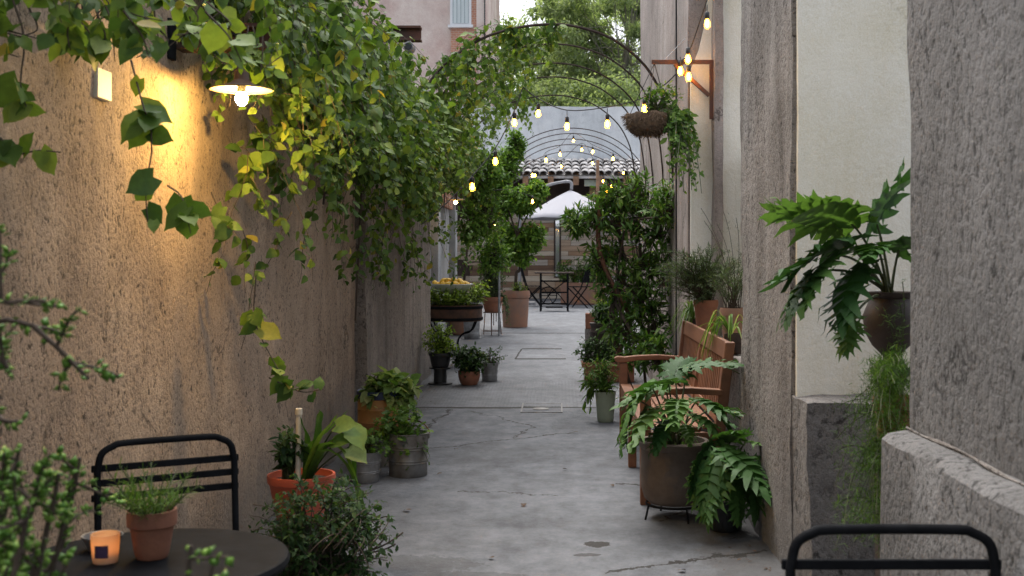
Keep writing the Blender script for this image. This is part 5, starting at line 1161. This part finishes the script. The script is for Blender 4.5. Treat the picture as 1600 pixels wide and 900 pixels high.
# --- urn with philodendron and fern in the niche
c = A(*P(1392, 0, 4.4)[:2], 0); un = thing('urn_philodendron', c, 'large lobed philodendron in a dark urn by the white niche', 'potted plant')
zb = P(0, 575, 4.4)[2]
MB().lathe([(.10, 0), (.10, .04), (.05, .06), (.045, zb - .05), (.075, zb - .02), (.075, zb)], c, 20, capt=True).build('pedestal', 'clay_dark', un, smooth=True)
MB().lathe([(0, 0), (.06, 0), (.062, .012), (.03, .03), (.03, .045), (.07, .085), (.1, .14), (.105, .2), (.085, .25), (.075, .265), (.095, .28), (.098, .29), (.08, .29), (.07, .26), (0, .25)], (c[0], c[1], zb + .001), 32, capb=False).build('urn', 'clay_dark', un, smooth=True)
crown = A(c[0], c[1], zb + .27)
for (x, y, dd), dv, L_, rl, dr in (((1370, 350, 4.35), (.12, -.25, .75), .30, .5, .9), ((1330, 350, 4.3), (-.7, -.35, .25), .32, .5, .5), ((1320, 385, 4.25), (-.8, -.35, -.15), .32, .4, .5), ((1305, 400, 4.2), (-.6, -.4, -.6), .26, .4, .3), ((1345, 420, 4.2), (-.5, -.5, -.6), .26, .3, .4),
                                   ((1370, 385, 4.25), (-.3, -.7, .0), .23, .1, .4), ((1300, 365, 4.4), (-.6, .1, .45), .24, .4, .5), ((1265, 430, 4.2), (-.6, -.3, -.8), .2, .3, .3), ((1405, 390, 4.3), (.3, -.5, .2), .24, -.2, .5), ((1330, 500, 4.2), (-.3, -.4, -.9), .13, 0, .2)):
    phil_leaf(un, crown + rng.normal(0, .015, 3), P(x, y, dd), dv, L_, roll=rl, droop=dr, wide=.62)
fe = thing('asparagus_fern', (1.22, 4.1, 0), 'feathery bright green asparagus fern spilling down beside the near pier', 'fern')
L = Leaves(); S = MB(); fb = A(1.19, 4.05, .93)
pot_round(fe, (1.22, 4.12, .70), .09, .07, .2, 'terra'); MB().box((1.16, 4.02, 0), (1.30, 4.22, .70)).build('block', 'clay_dark', fe)
for q in range(150):
    tx, ty = rng.uniform(1305, 1432), rng.uniform(560, 860)
    if tx < 1370 and (ty < 620 or rng.random() < .45): tx += 50
    e = P(tx, ty, rng.uniform(3.7, 4.1)); b0 = A(rng.uniform(1.14, 1.26), rng.uniform(3.95, 4.2), min(.95, max(.05, e[2] - rng.uniform(-.25, .12)))); path = bez(b0, A((b0[0] + e[0]) / 2 - .02, (b0[1] + e[1]) / 2, max(b0[2], e[2]) + .06), e, 9); S.tube(path, .0015, 3, cap=False)
    stem_leaves(L, path, .1, 90, .029, out=1, along=.5, droop=0, jit=.016)
for x, y in ((1405, 470), (1395, 500), (1410, 440), (1380, 480)):
    e = P(x, y, 4.0); path = bez(fb, (fb + e) / 2 + (.03, 0, .05), e, 8); S.tube(path, .002, 3, cap=False); stem_leaves(L, path, .3, 40, .03, jit=.01)
foliage(fe, L, S, LEAF_NEEDLE, 'leaf_mid')

# ------------------------------------------------------------------ manhole and far court furniture
mh = thing('manhole_cover', F(845, 638), 'rectangular concrete inspection cover with small round grille in the floor', 'manhole')
a = F(813, 645); b = F(879, 631); x0, x1, y0, y1 = a[0], F(879, 645)[0], a[1], b[1]
mb = MB(); 
for lo, hi in (((x0, y0), (x1, y0 + .02)), ((x0, y1 - .02), (x1, y1)), ((x0, y0 + .02), (x0 + .012, y1 - .02)), ((x1 - .012, y0 + .02), (x1, y1 - .02))): mb.box((*lo, -.01), (*hi, .007))
mb.build('frame', 'zinc_dull', mh); MB().box((x0 + .016, y0 + .024, -.01), (x1 - .016, y1 - .024, .005)).build('slab', 'floor', mh)
g = F(845, 640); MB().lathe([(.075, .005), (.075, .011), (0, .011)], (g[0], g[1], 0), 24).build('grille', 'zinc_dull', mh, smooth=True)

um = thing('cantilever_umbrella', (P(800, 0, 26.5)[0], 26.5, fz(26)), 'white canvas cantilever umbrella open over the far court table', 'umbrella')
d = 26.0; ap = P(892, 297, d); hz = P(0, 341, d)[2]; rr = 1.12; N = 8; V = [ap]; K = 7
for k in range(1, K + 1):
    for i in range(N * 4):
        th = i / (N * 4) * 2 * math.pi + .2; sag = 1 - .035 * (1 - abs(((i % 4) / 4) * 2 - 1)) ** 1 * k / K if i % 4 else 1
        f_ = k / K; z = ap[2] - (ap[2] - hz) * (f_ ** 1.15) - (.02 * math.sin((i % 4) / 4 * math.pi) * f_)
        V.append(np.array([ap[0] + rr * f_ * math.cos(th) * sag, d + rr * f_ * math.sin(th) * sag, z]))
n_ = N * 4; Fc = [(0, 1 + i, 1 + (i + 1) % n_) for i in range(n_)] + [(1 + k * n_ + i, 1 + (k + 1) * n_ + i, 1 + (k + 1) * n_ + (i + 1) % n_, 1 + k * n_ + (i + 1) % n_) for k in range(K - 1) for i in range(n_)]
o = MB().add(V, Fc).build('canopy', 'canopy', um, smooth=True); md = o.modifiers.new('thick', 'SOLIDIFY'); md.thickness = .006
for i in range(N):
    th = i / N * 2 * math.pi + .2; MB().tube([ap - (0, 0, .06), (ap[0] + rr * .96 * math.cos(th), d + rr * .96 * math.sin(th), hz + .0)], .011, 5).build('rib', 'grey_paint', um)
MB().tube(spline([P(893, 296, d), P(892, 285, d), P(880, 284, d), P(852, 291, d + .2), P(812, 312, d + .4)], 24), .035, 8).build('arm', 'grey_paint', um, smooth=True)
q = P(812, 312, d + .4); MB().tube([q + (0, 0, .3), (q[0], q[1], fz(26))], .04, 8).build('pole', 'grey_paint', um, smooth=True)
MB().box((q[0] - .35, q[1] - .35, fz(26)), (q[0] + .35, q[1] + .35, fz(26) + .06)).build('base', 'grey_paint', um, bevel=.01)

c = F(866, 486); stb = thing('sewing_machine_table', c, 'small table on an ornate black iron treadle base under the umbrella', 'table')
zt = P(0, 425, c[1])[2]; x0, x1 = c[0] - .27, c[0] + .27
MB().box((x0 - .12, c[1] - .22, zt - .03), (x1 + .12, c[1] + .22, zt)).build('table_top', 'dark_wood', stb, bevel=.006)
H = zt - .03 - c[2]
for sx in (x0, x1):
    for s in (-1, 1):
        MB().tube(spline([(sx, c[1] + s * .18, zt - .03), (sx, c[1] + s * .10, c[2] + H * .66), (sx, c[1] + s * .14, c[2] + H * .35), (sx, c[1] + s * .22, c[2])], 14), .022, 6).build('leg', 'iron', stb, smooth=True)
for z in (.2, .5, .8): MB().bar((x0, c[1] - .08, c[2] + H * z), (x1, c[1] - .08, c[2] + H * z), .02, .03).build('cross_bar', 'iron', stb)
MB().tube(spline([(x0, c[1] - .1, c[2] + .1), (c[0] - .05, c[1] - .1, c[2] + H * .5), (x1, c[1] - .1, c[2] + H * .85)], 12), .012, 6).tube(spline([(x1, c[1] - .1, c[2] + .1), (c[0] + .05, c[1] - .1, c[2] + H * .5), (x0, c[1] - .1, c[2] + H * .85)], 12), .012, 6).build('scroll_brace', 'iron', stb)
wc = A(c[0] - .12, c[1] - .13, c[2] + H * .42); mb = MB().tube([wc + (.17 * math.cos(q), 0, .17 * math.sin(q)) for q in np.linspace(0, 6.2832, 31)], .013, 6)
for q in range(6): mb.tube([wc, wc + (.17 * math.cos(q * 1.047), 0, .17 * math.sin(q * 1.047))], .007, 5)
mb.build('flywheel', 'iron', stb, smooth=True)
MB().box((c[0] - .17, c[1] - .18, c[2] + .07), (c[0] + .17, c[1] + .1, c[2] + .09)).build('treadle', 'iron', stb)
def slat_chair(c, face, label):
    t = thing('slatted_chair', c, label, 'chair', 'black folding chairs in the far court'); f = nrm(A(*face, 0)); x = A(-f[1], f[0], 0); U = A(0, 0, 1)
    Q = lambda u, q, z: c + x * u + f * q + U * z
    for s in (-.2, .2):
        MB().tube([Q(s, .22, 0), Q(s, -.1, .42), Q(s, -.24, .9)], .014, 6).build('back_leg', 'iron', t); MB().tube([Q(s * .9, -.25, 0), Q(s * .9, .2, .44)], .014, 6).build('leg', 'iron', t)
    for q in range(5): MB().bar(Q(-.21, -.16 + q * .085, .45), Q(.21, -.16 + q * .085, .45), .06, .015).build('seat_slat', 'iron', t)
    MB().bar(Q(-.21, -.24, .88), Q(.21, -.24, .88), .04, .06).build('top_rail', 'iron', t)
    MB().bar(Q(-.21, -.155, .56), Q(.21, -.155, .56), .03, .04).build('lower_rail', 'iron', t)
    for q in range(8): MB().tube([Q(-.18 + q * .051, -.15, .55), Q(-.18 + q * .051, -.235, .88)], .012, 5).build('back_bar', 'iron', t)
c = F(905, 481); slat_chair(c, (-.9, .3), 'black folding slatted chair right of the treadle table')
c = F(850, 480) + (-.28, .3, 0); slat_chair(c, (.9, .1), 'black folding chair half hidden behind the large terracotta pot')
c = F(915, 478) + (0, .8, 0); lp = thing('trough_planter', c, 'low leafy green planter against the plank wall in the far court', 'planter')
MB().box(c + (-.55, -.2, 0), c + (.45, .2, .5)).build('trough_body', 'terra_old', lp, bevel=.02)
L = Leaves(); S = MB()
for q in range(5): bush(L, S, c + (-.45 + .2 * q, 0, .45), c + (-.45 + .22 * q, -.05, .80), (.28, .25, .33), 36, 9, .12, t0=.2)
foliage(lp, L, S, LEAF_LANCE, 'leaf_mid')

# ------------------------------------------------------------------ trees beyond the court wall
def far_tree(c, h, crown, label, mat='leaf_tree', n=70):
    t = thing('broadleaf_tree', c, label, 'tree', 'trees beyond the court wall'); c = A(*c); tr = spline([c, c + (.2, 0, h * .3), c + (-.1, 0, h * .6), c + (.1, 0, h * .85)], 14)
    MB().tube(tr, np.linspace(.2, .05, 14), 8).build('trunk', 'far_bark', t, smooth=True); S = MB(); L = Leaves()
    for _ in range(n):
        v = rng.normal(size=3); v = v / np.linalg.norm(v) * rng.uniform(.35, 1) ** .5; cen = A(*crown[0]) + v * A(*crown[1]); b0 = tr[rng.integers(5, 14)]
        lim = bez(b0, (b0 + cen) / 2 + (0, 0, .5), cen, 7); S.tube(lim, np.linspace(.02, .006, 7), 4, cap=False)
        r_ = rng.uniform(.5, 1.05); bush(L, None, cen - (0, 0, .2), cen, (r_, r_, r_ * .6), 30, 16, .16, t0=.2, jit=.10, shell=.2, droop=.3)
    S.build('limbs', 'far_bark', t)['kind'] = 'stuff'; leaf_mesh('crown', LEAF_OVAL, L, mat, t, 'stuff')
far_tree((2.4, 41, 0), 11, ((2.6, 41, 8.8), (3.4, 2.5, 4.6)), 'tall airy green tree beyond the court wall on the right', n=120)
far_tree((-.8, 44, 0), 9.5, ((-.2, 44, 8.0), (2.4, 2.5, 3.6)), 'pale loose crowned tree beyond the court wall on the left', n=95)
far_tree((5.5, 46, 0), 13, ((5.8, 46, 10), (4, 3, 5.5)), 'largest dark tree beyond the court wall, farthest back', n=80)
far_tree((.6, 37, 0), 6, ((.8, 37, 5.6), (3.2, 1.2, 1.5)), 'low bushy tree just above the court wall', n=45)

# ------------------------------------------------------------------ bits of leaf litter on the floor
for i, (x, y) in enumerate(((713, 704), (902, 677), (818, 790), (770, 875), (690, 742), (955, 760), (880, 735), (1062, 895), (640, 800), (905, 620))):
    c = F(x, y); a = rng.uniform(0, 6.28)
    o = leaf_objects('fallen_leaf', LEAF_FINE, 'fallen', (c + (0, 0, .012))[None], A(math.cos(a), math.sin(a), .05)[None], A(rng.normal(0, .15), rng.normal(0, .15), 1)[None], np.array([rng.uniform(.03, .05)]), 'dry_leaf', None)[0]
    tag(o, 'small dry brown leaf fallen flat on the bare concrete floor', 'leaf', 'dry leaves fallen on the floor')
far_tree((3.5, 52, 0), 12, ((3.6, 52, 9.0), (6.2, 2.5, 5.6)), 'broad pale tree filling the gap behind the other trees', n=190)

LT = Leaves(); n = 420; side = rng.random(n) < .5; yy = rng.uniform(4.2, 13, n)
xx = np.where(side, np.where(yy < 8.7, -1.49, -1.42) + np.abs(rng.normal(0, .10, n)), .97 - np.abs(rng.normal(0, .10, n)))
pz = np.stack([xx, yy, np.array([fz(v) for v in yy]) + .006], 1); a = rng.uniform(0, 6.28, n)
LT.add(pz, np.stack([np.cos(a), np.sin(a), rng.normal(0, .1, n)], 1), np.stack([rng.normal(0, .2, n), rng.normal(0, .2, n), np.ones(n)], 1), rng.uniform(.008, .03, n))
lo_ = leaf_mesh('leaf_litter', LEAF_OVAL, LT, 'dry_leaf', None, 'stuff'); tag(lo_, 'dry leaf crumbs and grit along the foot of both walls', 'leaf litter')
